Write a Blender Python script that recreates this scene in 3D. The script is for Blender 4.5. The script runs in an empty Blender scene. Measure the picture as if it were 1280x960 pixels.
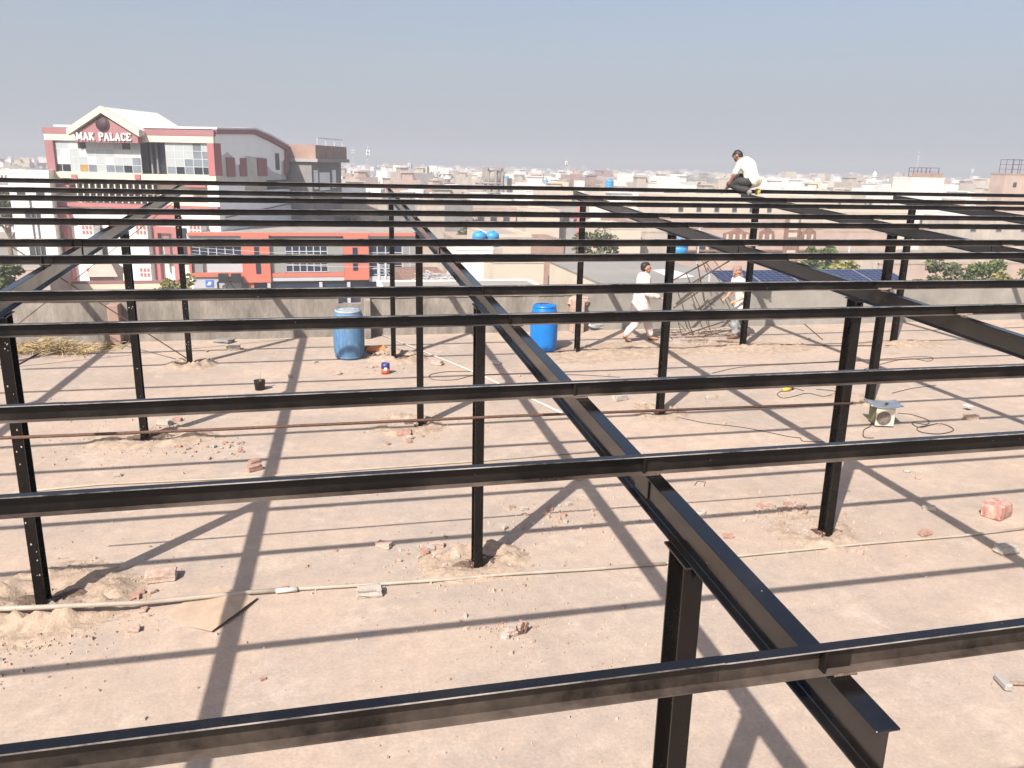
import bpy, bmesh, math, random
from mathutils import Vector, Matrix
from mathutils import noise as mnoise
rnd = random.Random(11)
R = math.radians
scene = bpy.context.scene
col = scene.collection

# ------------------------------------------------------------------ camera frame (surveyed from the place)
CAM = Vector((0, 0, 3.6))
FV = Vector((0.22516104, 0.93912528, -0.25951149))
RV = Vector((0.97353861, -0.2275287, 0.02129006))
UV = Vector((0.03905228, 0.25743815, 0.96550532))
FPX = 1020.08

def ray(x, y):
    return FV + RV * ((x - 640) / FPX) - UV * ((y - 480) / FPX)
def gp(x, y, z=0.0):
    k = ray(x, y)
    return CAM + k * ((z - CAM.z) / k.z)
def wp(x, y, Y):
    k = ray(x, y)
    return CAM + k * (Y / k.y)
def zat(X, Y, py):
    """height at which the vertical line through X, Y meets image row py"""
    best = None
    lo, hi = -80.0, 80.0
    def row(z):
        d = Vector((X, Y, z)) - CAM
        return 480 - FPX * d.dot(UV) / d.dot(FV)
    for _ in range(60):
        m = (lo + hi) / 2
        if row(m) > py: lo = m
        else: hi = m
    return (lo + hi) / 2

# ------------------------------------------------------------------ materials
def mat(name, c, rough=0.7, var=0.15, scale=6.0, c2=None, metal=0.0, spec=0.5, bump=0.0, bscale=40.0, detail=4.0, speck=None, speck_amt=0.0, speck_scale=60.0, stretch=None, coat=0.0):
    m = bpy.data.materials.new(name); m.use_nodes = True
    nt = m.node_tree; N = nt.nodes; L = nt.links
    b = N['Principled BSDF']
    b.inputs['Roughness'].default_value = rough
    b.inputs['Metallic'].default_value = metal
    b.inputs['Specular IOR Level'].default_value = spec
    if coat:
        b.inputs['Coat Weight'].default_value = coat; b.inputs['Coat Roughness'].default_value = .12
    tc = N.new('ShaderNodeTexCoord')
    src = tc.outputs['Object']
    if stretch:
        mp = N.new('ShaderNodeMapping'); mp.inputs['Scale'].default_value = stretch
        L.new(src, mp.inputs['Vector']); src = mp.outputs['Vector']
    n1 = N.new('ShaderNodeTexNoise'); n1.inputs['Scale'].default_value = scale; n1.inputs['Detail'].default_value = detail
    n1.inputs['Roughness'].default_value = .65
    L.new(src, n1.inputs['Vector'])
    ramp = N.new('ShaderNodeValToRGB')
    lo = [max(0, v * (1 - var)) for v in c]; hi = [min(1, v * (1 + var)) for v in c]
    if c2: lo = list(c2); hi = list(c)
    ramp.color_ramp.elements[0].position = .32; ramp.color_ramp.elements[1].position = .68
    ramp.color_ramp.elements[0].color = (*lo, 1); ramp.color_ramp.elements[1].color = (*hi, 1)
    L.new(n1.outputs['Fac'], ramp.inputs['Fac'])
    out = ramp.outputs['Color']
    if speck:
        n2 = N.new('ShaderNodeTexNoise'); n2.inputs['Scale'].default_value = speck_scale; n2.inputs['Detail'].default_value = 3
        L.new(src, n2.inputs['Vector'])
        r2 = N.new('ShaderNodeValToRGB')
        r2.color_ramp.elements[0].position = 1 - speck_amt - .035; r2.color_ramp.elements[1].position = 1 - speck_amt
        L.new(n2.outputs['Fac'], r2.inputs['Fac'])
        mx = N.new('ShaderNodeMix'); mx.data_type = 'RGBA'
        L.new(r2.outputs['Color'], mx.inputs['Factor'])
        L.new(out, mx.inputs['A']); mx.inputs['B'].default_value = (*speck, 1)
        out = mx.outputs['Result']
    L.new(out, b.inputs['Base Color'])
    if bump:
        n3 = N.new('ShaderNodeTexNoise'); n3.inputs['Scale'].default_value = bscale; n3.inputs['Detail'].default_value = 5
        L.new(src, n3.inputs['Vector'])
        bp = N.new('ShaderNodeBump'); bp.inputs['Strength'].default_value = bump; bp.inputs['Distance'].default_value = .02
        L.new(n3.outputs['Fac'], bp.inputs['Height']); L.new(bp.outputs['Normal'], b.inputs['Normal'])
    return m

def floor_material():
    m = bpy.data.materials.new('dusty_concrete'); m.use_nodes = True
    nt = m.node_tree; N = nt.nodes; L = nt.links; b = N['Principled BSDF']
    b.inputs['Roughness'].default_value = .93; b.inputs['Specular IOR Level'].default_value = .2
    tc = N.new('ShaderNodeTexCoord'); P = tc.outputs['Object']
    def nz(s, d=5, r=.6, dist=0.0, st=None):
        n = N.new('ShaderNodeTexNoise'); n.inputs['Scale'].default_value = s; n.inputs['Detail'].default_value = d
        n.inputs['Roughness'].default_value = r; n.inputs['Distortion'].default_value = dist
        src = P
        if st:
            mp = N.new('ShaderNodeMapping'); mp.inputs['Scale'].default_value = st; L.new(P, mp.inputs['Vector']); src = mp.outputs['Vector']
        L.new(src, n.inputs['Vector']); return n.outputs['Fac']
    def rp(f, a, bb, ca, cb):
        r = N.new('ShaderNodeValToRGB'); e = r.color_ramp.elements
        e[0].position = a; e[1].position = bb; e[0].color = (*ca, 1); e[1].color = (*cb, 1)
        L.new(f, r.inputs['Fac']); return r.outputs['Color']
    def mix(f, A, B, mode='MIX'):
        x = N.new('ShaderNodeMix'); x.data_type = 'RGBA'; x.blend_type = mode
        if isinstance(f, float): x.inputs['Factor'].default_value = f
        else: L.new(f, x.inputs['Factor'])
        for k, s in (('A', A), ('B', B)):
            if isinstance(s, tuple): x.inputs[k].default_value = (*s, 1)
            else: L.new(s, x.inputs[k])
        return x.outputs['Result']
    base = rp(nz(.5, 8, .7, .2), .34, .66, (.300, .242, .200), (.395, .313, .250))
    broad = rp(nz(.17, 4, .6, .1), .46, .64, (0, 0, 0), (.75, .75, .75))
    base = mix(broad, base, (.318, .268, .232))
    sand = rp(nz(.32, 8, .75, .3), .47, .62, (0, 0, 0), (.85, .85, .85))
    c = mix(sand, base, (.40, .305, .24))
    pale = rp(nz(1.3, 9, .78, .15), .54, .70, (0, 0, 0), (.85, .85, .85))
    c = mix(pale, c, (.455, .375, .310))
    grey = rp(nz(.9, 9, .78, .2, (1, 1.5, 1)), .53, .68, (0, 0, 0), (.9, .9, .9))
    c = mix(grey, c, (.29, .245, .215))
    red = rp(nz(1.15, 9, .8, .2), .62, .74, (0, 0, 0), (.6, .6, .6))
    c = mix(red, c, (.30, .165, .125))
    mid = rp(nz(6, 6, .75), .3, .7, (.86, .86, .87), (1.1, 1.1, 1.09))
    c = mix(.9, c, mid, 'MULTIPLY')
    fine = rp(nz(38, 4, .7), .3, .7, (.88, .88, .88), (1.12, 1.12, 1.12))
    c = mix(.9, c, fine, 'MULTIPLY')
    sp = rp(nz(75, 2, .5), .66, .70, (0, 0, 0), (.35, .35, .35))
    c = mix(sp, c, (.40, .33, .28))
    sp2 = rp(nz(52, 2, .5, 0, (1.1, .9, 1)), .68, .72, (0, 0, 0), (.3, .3, .3))
    c = mix(sp2, c, (.16, .13, .11))
    L.new(c, b.inputs['Base Color'])
    bp = N.new('ShaderNodeBump'); bp.inputs['Strength'].default_value = .35; bp.inputs['Distance'].default_value = .015
    L.new(nz(14, 8, .75), bp.inputs['Height']); L.new(bp.outputs['Normal'], b.inputs['Normal'])
    return m

def steel_material(name, c, dust, lo=.45, hi=.75, gloss=.27, spec=.5):
    """black enamel with dust lying on upward faces and thin scuffs"""
    m = bpy.data.materials.new(name); m.use_nodes = True
    nt = m.node_tree; N = nt.nodes; L = nt.links; b = N['Principled BSDF']
    b.inputs['Specular IOR Level'].default_value = spec
    tc = N.new('ShaderNodeTexCoord'); P = tc.outputs['Object']
    n = N.new('ShaderNodeTexNoise'); n.inputs['Scale'].default_value = 2.2; n.inputs['Detail'].default_value = 8; n.inputs['Roughness'].default_value = .72
    L.new(P, n.inputs['Vector'])
    r = N.new('ShaderNodeValToRGB'); e = r.color_ramp.elements; e[0].position = lo; e[1].position = hi
    L.new(n.outputs['Fac'], r.inputs['Fac'])
    n2 = N.new('ShaderNodeTexNoise'); n2.inputs['Scale'].default_value = 45; n2.inputs['Detail'].default_value = 4
    L.new(P, n2.inputs['Vector'])
    r2 = N.new('ShaderNodeValToRGB'); e = r2.color_ramp.elements; e[0].position = .735; e[1].position = .76
    e[1].color = (.55, .55, .55, 1)
    L.new(n2.outputs['Fac'], r2.inputs['Fac'])
    x = N.new('ShaderNodeMix'); x.data_type = 'RGBA'
    x.inputs['A'].default_value = (*c, 1); x.inputs['B'].default_value = (*dust, 1); L.new(r.outputs['Color'], x.inputs['Factor'])
    y = N.new('ShaderNodeMix'); y.data_type = 'RGBA'
    L.new(x.outputs['Result'], y.inputs['A']); y.inputs['B'].default_value = (.36, .31, .28, 1); L.new(r2.outputs['Color'], y.inputs['Factor'])
    L.new(y.outputs['Result'], b.inputs['Base Color'])
    mr = N.new('ShaderNodeMapRange'); mr.inputs['To Min'].default_value = gloss; mr.inputs['To Max'].default_value = gloss + .3
    L.new(r.outputs['Color'], mr.inputs['Value']); L.new(mr.outputs['Result'], b.inputs['Roughness'])
    return m

M = {}
M['floor'] = floor_material()
M['steel'] = steel_material('black_enamel', (.0042, .0036, .0034), (.018, .014, .012), .5, .9, .14, .95)
M['steel_col'] = steel_material('black_column_enamel', (.0045, .0036, .0032), (.018, .014, .011), .5, .85, .26, .28)
M['steel_dusty'] = steel_material('dusty_black_enamel', (.005, .004, .004), (.022, .017, .015), .5, .85, .24, .6)
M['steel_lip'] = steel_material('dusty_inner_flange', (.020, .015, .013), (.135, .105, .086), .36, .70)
M['steel_edge'] = steel_material('worn_edge_highlight', (.03, .026, .026), (.36, .33, .31), .40, .60)  # pale tone paints the highlight along the worn top lip
M['steel_web'] = steel_material('dark_web', (.0045, .0034, .003), (.028, .020, .016), .45, .8, .4, .3)
M['web_near'] = steel_material('dusty_web', (.012, .009, .0075), (.085, .064, .05), .40, .70, .4, .3)
M['primer'] = mat('bare_primer_patch', (.24, .185, .145), .7, .25, 30)
M['rust'] = mat('rusty_iron', (.085, .042, .028), .8, .35, 30, bump=.3)
M['lattice_iron'] = mat('weathered_iron', (.082, .051, .037), .75, .35, 12)
M['wall_render'] = mat('old_cement_render', (.30, .27, .235), .92, c2=(.125, .112, .098), scale=1.7, detail=13, bump=.5, bscale=16, stretch=(1.6, 1.6, .6))
M['wall_render2'] = mat('grey_cement_render', (.285, .268, .24), .92, c2=(.19, .178, .16), scale=1.3, detail=10, bump=.3, bscale=16)
M['coping'] = mat('worn_coping', (.286, .252, .211), .92, .25, 5, bump=.5, bscale=20)
M['brick'] = mat('broken_brick', (.33, .20, .155), .92, .28, 18, bump=.5, bscale=60)
M['brick_pale'] = mat('mortared_brick', (.42, .335, .275), .92, c2=(.34, .225, .175), scale=14, bump=.5, bscale=60)
M['mortar'] = mat('mortar_lump', (.354, .313, .272), .95, .15, 12, bump=.5, bscale=50)
M['brick_stained'] = mat('red_stained_block', (.46, .34, .28), .9, c2=(.30, .10, .075), scale=6, bump=.3, stretch=(3, 3, .8))
M['sand'] = mat('loose_sand', (.315, .238, .178), .97, .25, 9, bump=.5, bscale=45)
M['hay'] = mat('dry_straw', (.340, .245, .116), .9, .3, 20)
M['pvc'] = mat('dusty_pvc', (.36, .315, .26), .7, c2=(.27, .225, .18), scale=5, detail=7)
M['pvc_white'] = mat('white_pvc', (.490, .469, .422), .5, .08, 7)
M['cable'] = mat('black_cable', (.05, .04, .035), .7, .2, 10)
M['card'] = mat('cardboard', (.37, .275, .20), .9, .1, 6)
M['drum_faded'] = mat('faded_blue_plastic', (.022, .125, .30), .6, c2=(.13, .21, .29), scale=11, detail=11, stretch=(1.6, 1.6, .35))
M['drum_pale'] = mat('dusty_drum_lid', (.286, .306, .313), .8, .2, 8)
M['drum_blue'] = mat('bright_blue_plastic', (.005, .15, .48), .35, .12, 3)
M['black'] = mat('matte_black', (.015, .014, .014), .6, .2, 8)
M['red'] = mat('tin_red', (.50, .09, .035), .45, .15, 20)
M['tin_blue'] = mat('tin_dark_blue', (.03, .03, .16), .45, .15, 20)
M['white'] = mat('white_paint', (.663, .654, .620), .6, .05, 4)
M['cream_box'] = mat('cream_enamel', (.510, .459, .365), .55, .12, 9)
M['green_box'] = mat('olive_green_enamel', (.145, .162, .068), .55, .25, 9)
M['alu'] = mat('bare_aluminium', (.72, .74, .74), .32, .1, 6, metal=.9)
M['wood'] = mat('grey_wood', (.20, .14, .10), .85, .3, 5, stretch=(8, 8, 1))
M['yellow'] = mat('yellow_plastic', (.62, .40, .05), .5, .1, 8)
M['orange'] = mat('orange_rubble', (.60, .24, .08), .9, .25, 12)
M['skin'] = mat('brown_skin', (.21, .105, .065), .55, .1, 10)
M['skin_light'] = mat('tan_skin', (.42, .22, .14), .55, .1, 10)
M['hair'] = mat('black_hair', (.014, .011, .010), .6, .2, 40)
M['shirt'] = mat('cream_shirt', (.663, .612, .510), .85, .06, 5, bump=.4, bscale=12)
M['kurta'] = mat('pale_pink_kurta', (.561, .493, .459), .88, .07, 5, bump=.6, bscale=11)
M['trouser'] = mat('black_trousers', (.028, .027, .028), .85, .2, 8, bump=.4, bscale=14)
M['sole'] = mat('grey_sole', (.20, .18, .17), .8, .2, 10)
M['scarf'] = mat('chequered_scarf', (.34, .25, .22), .9, c2=(.12, .05, .04), scale=28)
M['leather'] = mat('brown_leather', (.12, .06, .04), .6, .2, 10)
M['soil'] = mat('town_earth', (.235, .21, .185), .95, .25, .02, detail=8)
M['road'] = mat('dusty_road', (.22, .19, .165), .95, .15, .2)
# town
M['t_cream'] = mat('cream_plaster', (.488, .422, .340), .9, .07, .35, bump=.1)
M['t_cream2'] = mat('weathered_cream_plaster', (.47, .41, .34), .9, c2=(.31, .265, .225), scale=.5, detail=10, stretch=(1.2, 1.2, .5))
M['t_white'] = mat('white_plaster', (.64, .61, .57), .9, .05, .3)
M['t_pink'] = mat('pinkish_brick', (.40, .30, .25), .9, .14, .4, detail=8)
M['t_brick'] = mat('raw_red_brick', (.29, .19, .155), .92, .2, .8, detail=9)
M['t_grey'] = mat('grey_cement', (.296, .274, .255), .92, .16, .3, detail=8)
M['t_dgrey'] = mat('dark_cement', (.185, .178, .174), .92, .2, .4, detail=8)
M['t_brown'] = mat('brown_carved_stone', (.20, .115, .085), .85, .3, 2)
M['t_win'] = mat('dark_window', (.045, .045, .05), .35, .3, 1)
M['t_roof'] = mat('dusty_flat_roof', (.274, .248, .222), .95, .16, .25, detail=8)
M['t_roofgrey'] = mat('grey_screed_roof', (.244, .233, .218), .95, c2=(.185, .174, .163), scale=.3, detail=9)
M['tank'] = mat('blue_water_tank', (.03, .24, .50), .5, .1, 1)
M['maroon'] = mat('maroon_cladding', (.266, .118, .122), .7, .08, .5)
M['maroon_dk'] = mat('dark_maroon_trim', (.045, .018, .022), .7, .1, .5)
M['redpaint'] = mat('red_paint', (.333, .122, .118), .8, .1, .6)
M['p_cream'] = mat('pale_cream_paint', (.577, .503, .385), .85, .05, .4)
M['p_white'] = mat('clean_white_paint', (.697, .671, .629), .85, .04, .4)
M['frame_reflect'] = mat('pale_frame_and_pane_reflection', (.444, .459, .451), .35, .05, .6)  # glazing frames, and upper panes with the sky reflection painted in
M['glass_dk'] = mat('dark_tinted_glass', (.022, .026, .034), .12, .3, .4)
M['glass_mid'] = mat('sky_tinted_glass', (.15, .175, .20), .15, .25, .5)
M['glass_pale'] = mat('painted_reflection_glass', (.340, .370, .377), .2, .08, .5)  # pale sky reflection put into the glass colour
M['curtain'] = mat('ochre_curtain', (.28, .17, .05), .8, .2, 1)
M['sheet'] = mat('white_roof_sheet', (.629, .629, .620), .5, .05, .6)
M['sidesheet'] = mat('pale_grey_sheet', (.86, .88, .86), .7, .05, .4, detail=8)
M['sidewall'] = mat('grey_white_side_render', (.84, .86, .86), .9, .06, .25, detail=8)
M['t_sidegrey'] = mat('grey_side_brick', (.52, .51, .48), .9, .15, .6, detail=8)
M['or_red'] = mat('coral_red_panel', (.459, .137, .092), .55, .05, .5)
M['or_grey'] = mat('grey_panel', (.222, .226, .222), .55, .06, .5)
M['or_lgrey'] = mat('light_grey_panel', (.407, .414, .429), .5, .05, .5)
M['or_glass'] = mat('navy_glass', (.018, .026, .05), .12, .2, .5)
M['pv'] = mat('solar_cell_blue', (.014, .018, .055), .18, .2, 3)
M['bark'] = mat('grey_bark', (.16, .12, .09), .9, .25, 4)
M['leaf1'] = mat('dusty_green_leaves', (.078, .085, .033), .8, .4, 1.2)
M['leaf2'] = mat('fresh_green_leaves', (.089, .118, .030), .8, .4, 1.2)
M['leaf3'] = mat('yellowish_leaves', (.178, .170, .044), .8, .35, 1.2)
M['far_conc'] = mat('weathered_concrete', (.266, .237, .207), .92, .2, .3)
M['galv'] = mat('galvanised_steel', (.40, .40, .41), .6, .1, 3)
M['sign_blue'] = mat('blue_sign', (.08, .16, .55), .5, .1, 1)

# ------------------------------------------------------------------ mesh collector
class MB:
    def __init__(s): s.v = []; s.f = []; s.mi = []; s.sm = []; s.cur = 0; s.smooth = False
    def add(s, vs, fs):
        o = len(s.v); s.v += [tuple(v) for v in vs]
        for f in fs: s.f.append(tuple(i + o for i in f)); s.mi.append(s.cur); s.sm.append(s.smooth)
        return s
    def box(s, a, b, m=None):
        x0, y0, z0 = a; x1, y1, z1 = b
        vs = [(x0,y0,z0),(x1,y0,z0),(x1,y1,z0),(x0,y1,z0),(x0,y0,z1),(x1,y0,z1),(x1,y1,z1),(x0,y1,z1)]
        if m: vs = [m @ Vector(v) for v in vs]
        return s.add(vs, [(0,3,2,1),(4,5,6,7),(0,1,5,4),(1,2,6,5),(2,3,7,6),(3,0,4,7)])
    def prism(s, poly, frame, d0, d1):
        """poly in 2D (u,v); frame(u,v,d)->point; from depth d0 to d1"""
        n = len(poly)
        vs = [frame(u, v, d0) for u, v in poly] + [frame(u, v, d1) for u, v in poly]
        fs = [tuple(range(n)), tuple(range(2*n-1, n-1, -1))] + [(i, n+i, n+(i+1) % n, (i+1) % n) for i in range(n)]
        return s.add(vs, fs)
    def tube(s, pts, r, n=8, cap=True):
        pts = [Vector(p) for p in pts]; rs = r if isinstance(r, (list, tuple)) else [r]*len(pts)
        vs = []; up0 = None
        for i, p in enumerate(pts):
            t = (pts[min(i+1, len(pts)-1)] - pts[max(i-1, 0)]).normalized()
            if up0 is None:
                up0 = Vector((0, 0, 1)) if abs(t.z) < .9 else Vector((1, 0, 0))
            a = t.cross(up0).normalized(); b = a.cross(t).normalized(); up0 = b
            for k in range(n):
                an = 2*math.pi*k/n
                vs.append(p + (a*math.cos(an) + b*math.sin(an))*rs[i])
        fs = []
        for i in range(len(pts)-1):
            for k in range(n):
                fs.append((i*n+k, i*n+(k+1) % n, (i+1)*n+(k+1) % n, (i+1)*n+k))
        if cap: fs += [tuple(range(n-1, -1, -1)), tuple(range((len(pts)-1)*n, len(pts)*n))]
        sm = s.smooth; s.smooth = n > 5; s.add(vs, fs); s.smooth = sm
        return s
    def bar(s, a, b, w, h=None, up=Vector((0, 0, 1))):
        h = h or w; a = Vector(a); b = Vector(b); t = (b-a).normalized()
        if abs(t.dot(up)) > .97: up = Vector((1, 0, 0))
        x = t.cross(up).normalized()*w/2; y = x.cross(t).normalized()*h/2
        vs = [a-x-y, a+x-y, a+x+y, a-x+y, b-x-y, b+x-y, b+x+y, b-x+y]
        return s.add(vs, [(0,3,2,1),(4,5,6,7),(0,1,5,4),(1,2,6,5),(2,3,7,6),(3,0,4,7)])
    def lathe(s, prof, c=(0, 0, 0), n=28):
        c = Vector(c); vs = []; fs = []
        for r, z in prof:
            for k in range(n):
                a = 2*math.pi*k/n; vs.append(c + Vector((r*math.cos(a), r*math.sin(a), z)))
        for i in range(len(prof)-1):
            for k in range(n): fs.append((i*n+k, i*n+(k+1) % n, (i+1)*n+(k+1) % n, (i+1)*n+k))
        fs += [tuple(range(n-1, -1, -1)), tuple(range((len(prof)-1)*n, len(prof)*n))]
        sm = s.smooth; s.smooth = True; s.add(vs, fs); s.smooth = sm
        return s
    def mesh(s, name, mats):
        me = bpy.data.meshes.new(name); me.from_pydata(s.v, [], s.f)
        for m in (mats if isinstance(mats, list) else [mats]): me.materials.append(m)
        me.polygons.foreach_set('material_index', s.mi)
        me.polygons.foreach_set('use_smooth', s.sm)
        me.update(); return me
    def build(s, name, mats, parent=None, loc=None, rot=None):
        o = bpy.data.objects.new(name, s.mesh(name, mats)); col.objects.link(o)
        if parent: o.parent = parent
        if loc is not None: o.location = loc
        if rot is not None: o.rotation_euler = rot
        return o

def recalc(o):
    bm = bmesh.new(); bm.from_mesh(o.data); bmesh.ops.recalc_face_normals(bm, faces=bm.faces[:]); bm.to_mesh(o.data); bm.free(); return o
def tag(o, label=None, cat=None, group=None, kind=None):
    if label: o['label'] = label
    if cat: o['category'] = cat
    if group: o['group'] = group
    if kind: o['kind'] = kind
    return o
def empty(name, loc, label, cat, group=None, rz=0.0):
    o = bpy.data.objects.new(name, None); col.objects.link(o)
    o.location = loc; o.rotation_euler.z = rz
    o.empty_display_size = .2
    return tag(o, label, cat, group)
def copy_tree(o, parent=None):
    c = o.copy(); col.objects.link(c)
    if parent: c.parent = parent
    for ch in list(o.children): copy_tree(ch, c)
    return c
def bevel(o, w=.004, seg=1):
    b = o.modifiers.new('edge', 'BEVEL'); b.width = w; b.segments = seg; b.limit_method = 'ANGLE'; return o

# ================================================================== rooftop floor, town ground
SL = MB(); SL.box((-16, -3, -.35), (26, 17.56, 0)); tag(SL.build('rooftop_floor', M['floor']), kind='structure')
SB = MB(); SB.box((-15.9, -2.9, -12), (25.9, 17.4, -.36)); tag(SB.build('building_block', M['t_grey']), 'grey lower storeys of the building under the work site roof', 'building')
G = MB()
ring = [0, 40, 150, 600, 2000, 5200]; n = 48
vs = [(0, 0, -12)]; fs = []
for r in ring[1:]:
    for k in range(n): vs.append((r*math.cos(2*math.pi*k/n), r*math.sin(2*math.pi*k/n), -12))
for k in range(n): fs.append((0, 1+k, 1+(k+1) % n))
for i in range(len(ring)-2):
    for k in range(n): fs.append((1+i*n+k, 1+(i+1)*n+k, 1+(i+1)*n+(k+1) % n, 1+i*n+(k+1) % n))
G.add(vs, fs); tag(G.build('ground', M['soil']), kind='structure')
RD = MB(); RD.box((-140, 78, -12.2), (260, 88, -11.99)); tag(RD.build('street', M['road']), kind='structure')

# ================================================================== steel frame
XC, DX = 1.322, 3.642
ROW = [2.60, 6.758, 11.04, 15.204]
PY = [1.696, 2.984, 3.952, 5.467, 6.453, 7.952, 8.918, 10.476, 11.518, 13.008, 14.057, 15.744]
def ztop(Y): return 2.2703 + .059626*Y
HP, FW = .080, .034
RD_, RW = .155, .070
frame = empty('steel_frame', (XC, ROW[0], 0), 'black painted steel roof frame of columns, sloping rafters and long purlins over the rooftop', 'steel frame')
def local(o):  # keep world coordinates under the frame's empty
    o.location = Vector(o.location) - frame.location; return o

slope = math.atan(.059626)
def ibeam_poly(w, h, tf, tw):
    return [(-w/2, 0), (w/2, 0), (w/2, tf), (tw/2, tf), (tw/2, h-tf), (w/2, h-tf), (w/2, h), (-w/2, h), (-w/2, h-tf), (-tw/2, h-tf), (-tw/2, tf), (-w/2, tf)]
Y0R, Y1R = 1.455, 15.86
rafter_label = {-2: None, -1: 'left rafter, dusty grey web, running away towards the cream sign building', 0: 'centre rafter with its cut front end in the foreground', 1: 'rafter crossing the right half of the picture', 2: None, 3: None, 4: None}
for k in range(-2, 5):
    b = MB(); X = XC + k*DX
    poly = ibeam_poly(RW, RD_, .009, .007)
    def fr(u, v, d, X=X):
        return Vector((X+u, d, ztop(d) - HP - RD_ + v))
    ys = [Y0R, 4.6, 9.2, Y1R]
    # one continuous member, with a visible splice joint
    b.prism(poly, fr, Y0R, Y1R)
    for yj in (3.05, 9.15):
        b.box((X-RW/2-.001, yj-.006, ztop(yj)-HP-.004), (X+RW/2+.001, yj+.006, ztop(yj)-HP+.004))
        b.box((X+.0036, yj-.07, ztop(yj)-HP-.125), (X+.012, yj+.07, ztop(yj)-HP-.03))
        b.box((X-.012, yj-.07, ztop(yj)-HP-.125), (X-.0036, yj+.07, ztop(yj)-HP-.03))
    o = local(bevel(recalc(b.build('rafter', M['steel'], frame)), .003))
    if rafter_label[k]: o['label'] = rafter_label[k]

XL, XR = -7.0, 17.4
for i, Y in enumerate(PY):
    # channel open towards the camera, set on top of the rafters
    t = .0045
    pr = [(0, 0), (0, HP), (-FW, HP), (-FW, HP-t), (-t, HP-t), (-t, t), (-FW, t), (-FW, 0)]
    cuts = [XL, -2.55 + .7*(i % 3), 3.3 + .5*((i*2) % 3) if i else .98, 9.5 - .6*(i % 2), XR]
    b = MB()
    for j in range(len(cuts)-1):
        a, c = cuts[j], cuts[j+1]
        j1, j2 = (rnd.random()-.5)*.006, (rnd.random()-.5)*.006
        n = 10
        # slight waviness of a rolled section
        vs = []; fs = []
        amp = (rnd.random()-.5)*.012
        for q in range(n+1):
            x = a + (c-a)*q/n; w = math.sin(math.pi*q/n)*amp
            for (u, v) in pr: vs.append((x, Y+.002+u + j1*(1-q/n), ztop(Y)-HP+v+.001 + w + j2*(q/n)))
        m = len(pr)
        for q in range(n):
            for e in range(m): fs.append((q*m+e, q*m+(e+1) % m, (q+1)*m+(e+1) % m, (q+1)*m+e))
        b.add(vs, fs)
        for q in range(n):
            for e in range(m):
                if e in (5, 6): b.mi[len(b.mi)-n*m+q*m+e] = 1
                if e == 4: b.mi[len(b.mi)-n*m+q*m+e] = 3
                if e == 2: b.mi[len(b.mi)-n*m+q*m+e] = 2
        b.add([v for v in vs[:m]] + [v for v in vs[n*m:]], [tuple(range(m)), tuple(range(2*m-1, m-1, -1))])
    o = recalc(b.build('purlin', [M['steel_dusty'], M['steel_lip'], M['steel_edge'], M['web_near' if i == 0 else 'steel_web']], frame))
    local(o)
    if i == 0: o['label'] = 'nearest purlin, scuffed, crossing the bottom of the picture'
    # cleats welded inside the channel over each rafter
    for k in range(-1, 4):
        X = XC + k*DX
        cl = MB(); z0 = ztop(Y)-HP
        cl.box((X-.045, Y-.030, z0+.0065), (X-.039, Y-.004, z0+.0745))
        cl.box((X-.039, Y-.010, z0+.0067), (X+.05, Y-.004, z0+.0743))
        local(cl.build('cleat', M['steel_web'], frame))
        wd = MB(); wx = X + rnd.uniform(-.02, .03)
        for q in range(9): wd.tube([(wx-.03+q*.008, Y-.037+rnd.uniform(-.002, .002), z0+.001), (wx-.024+q*.008, Y-.037, z0+.003)], .004+.002*rnd.random(), 5)
        if k > 0 and 2 < i < 10: wd.box((X-.03, Y-.0365, z0+.0045), (X+rnd.uniform(.08, .2), Y-.0335, z0+.016))
        local(wd.build('weld', M['primer'] if k > 0 else M['lattice_iron'], frame))

def column(k, r, tall=True):
    X, Y = XC + k*DX, ROW[r]
    zt = ztop(Y) - HP - RD_ - .002
    w, h = .080, .140
    poly = ibeam_poly(w, h, .008, .006)
    b = MB(); b.prism(poly, lambda u, v, d: Vector((X+u, Y-h/2+v, d)), -.02, zt-.012)
    if k == -1:
        b.cur = 1; rr = random.Random(r)
        for q in range(20):
            z = .15 + (zt-.3)*rr.random(); x = X + rr.uniform(-.028, .028); q_ = rr.uniform(.003, .0075)
            b.prism([(q_*math.cos(i*.9)*rr.uniform(.7, 1.1), q_*math.sin(i*.9)*rr.uniform(.8, 1.6)) for i in range(7)], lambda u, v, d: Vector((x+u, Y-h/2-d, z+v)), .0005, .003)
    o = local(recalc(b.build('column', [M['steel_col'], M['mortar']], frame)))
    cp = MB()
    cp.prism([(-.10, -.004), (.10, -.004), (.10, .004), (-.10, .004)], lambda u, v, d: Vector((X+d, Y+u, zt-.006+v+.059626*u)), -.05, .05)
    c = cp.build('cap_plate', M['steel'], o)
    gs = MB()
    for s in (-1, 1):
        gs.prism([(0, 0), (s*.05, 0), (0, -.06)], lambda u, v, d: Vector((X+d, Y+s*h/2+u, zt-.014+v+.059626*u)), -.003, .003)
    recalc(gs.build('gusset', M['steel'], o))
    bpz = MB(); bpz.box((X-.09, Y-.12, -.012), (X+.09, Y+.12, .008)); bpz.build('base_plate', M['rust'], o)
    return o
for k, r in [(0, 0), (-1, 1), (0, 1), (1, 1), (-1, 2), (0, 2), (1, 2), (2, 2), (-2, 3), (-1, 3), (0, 3), (1, 3), (2, 3), (3, 3), (3, 2), (-2, 2), (2, 1)]:
    column(k, r)
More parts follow.
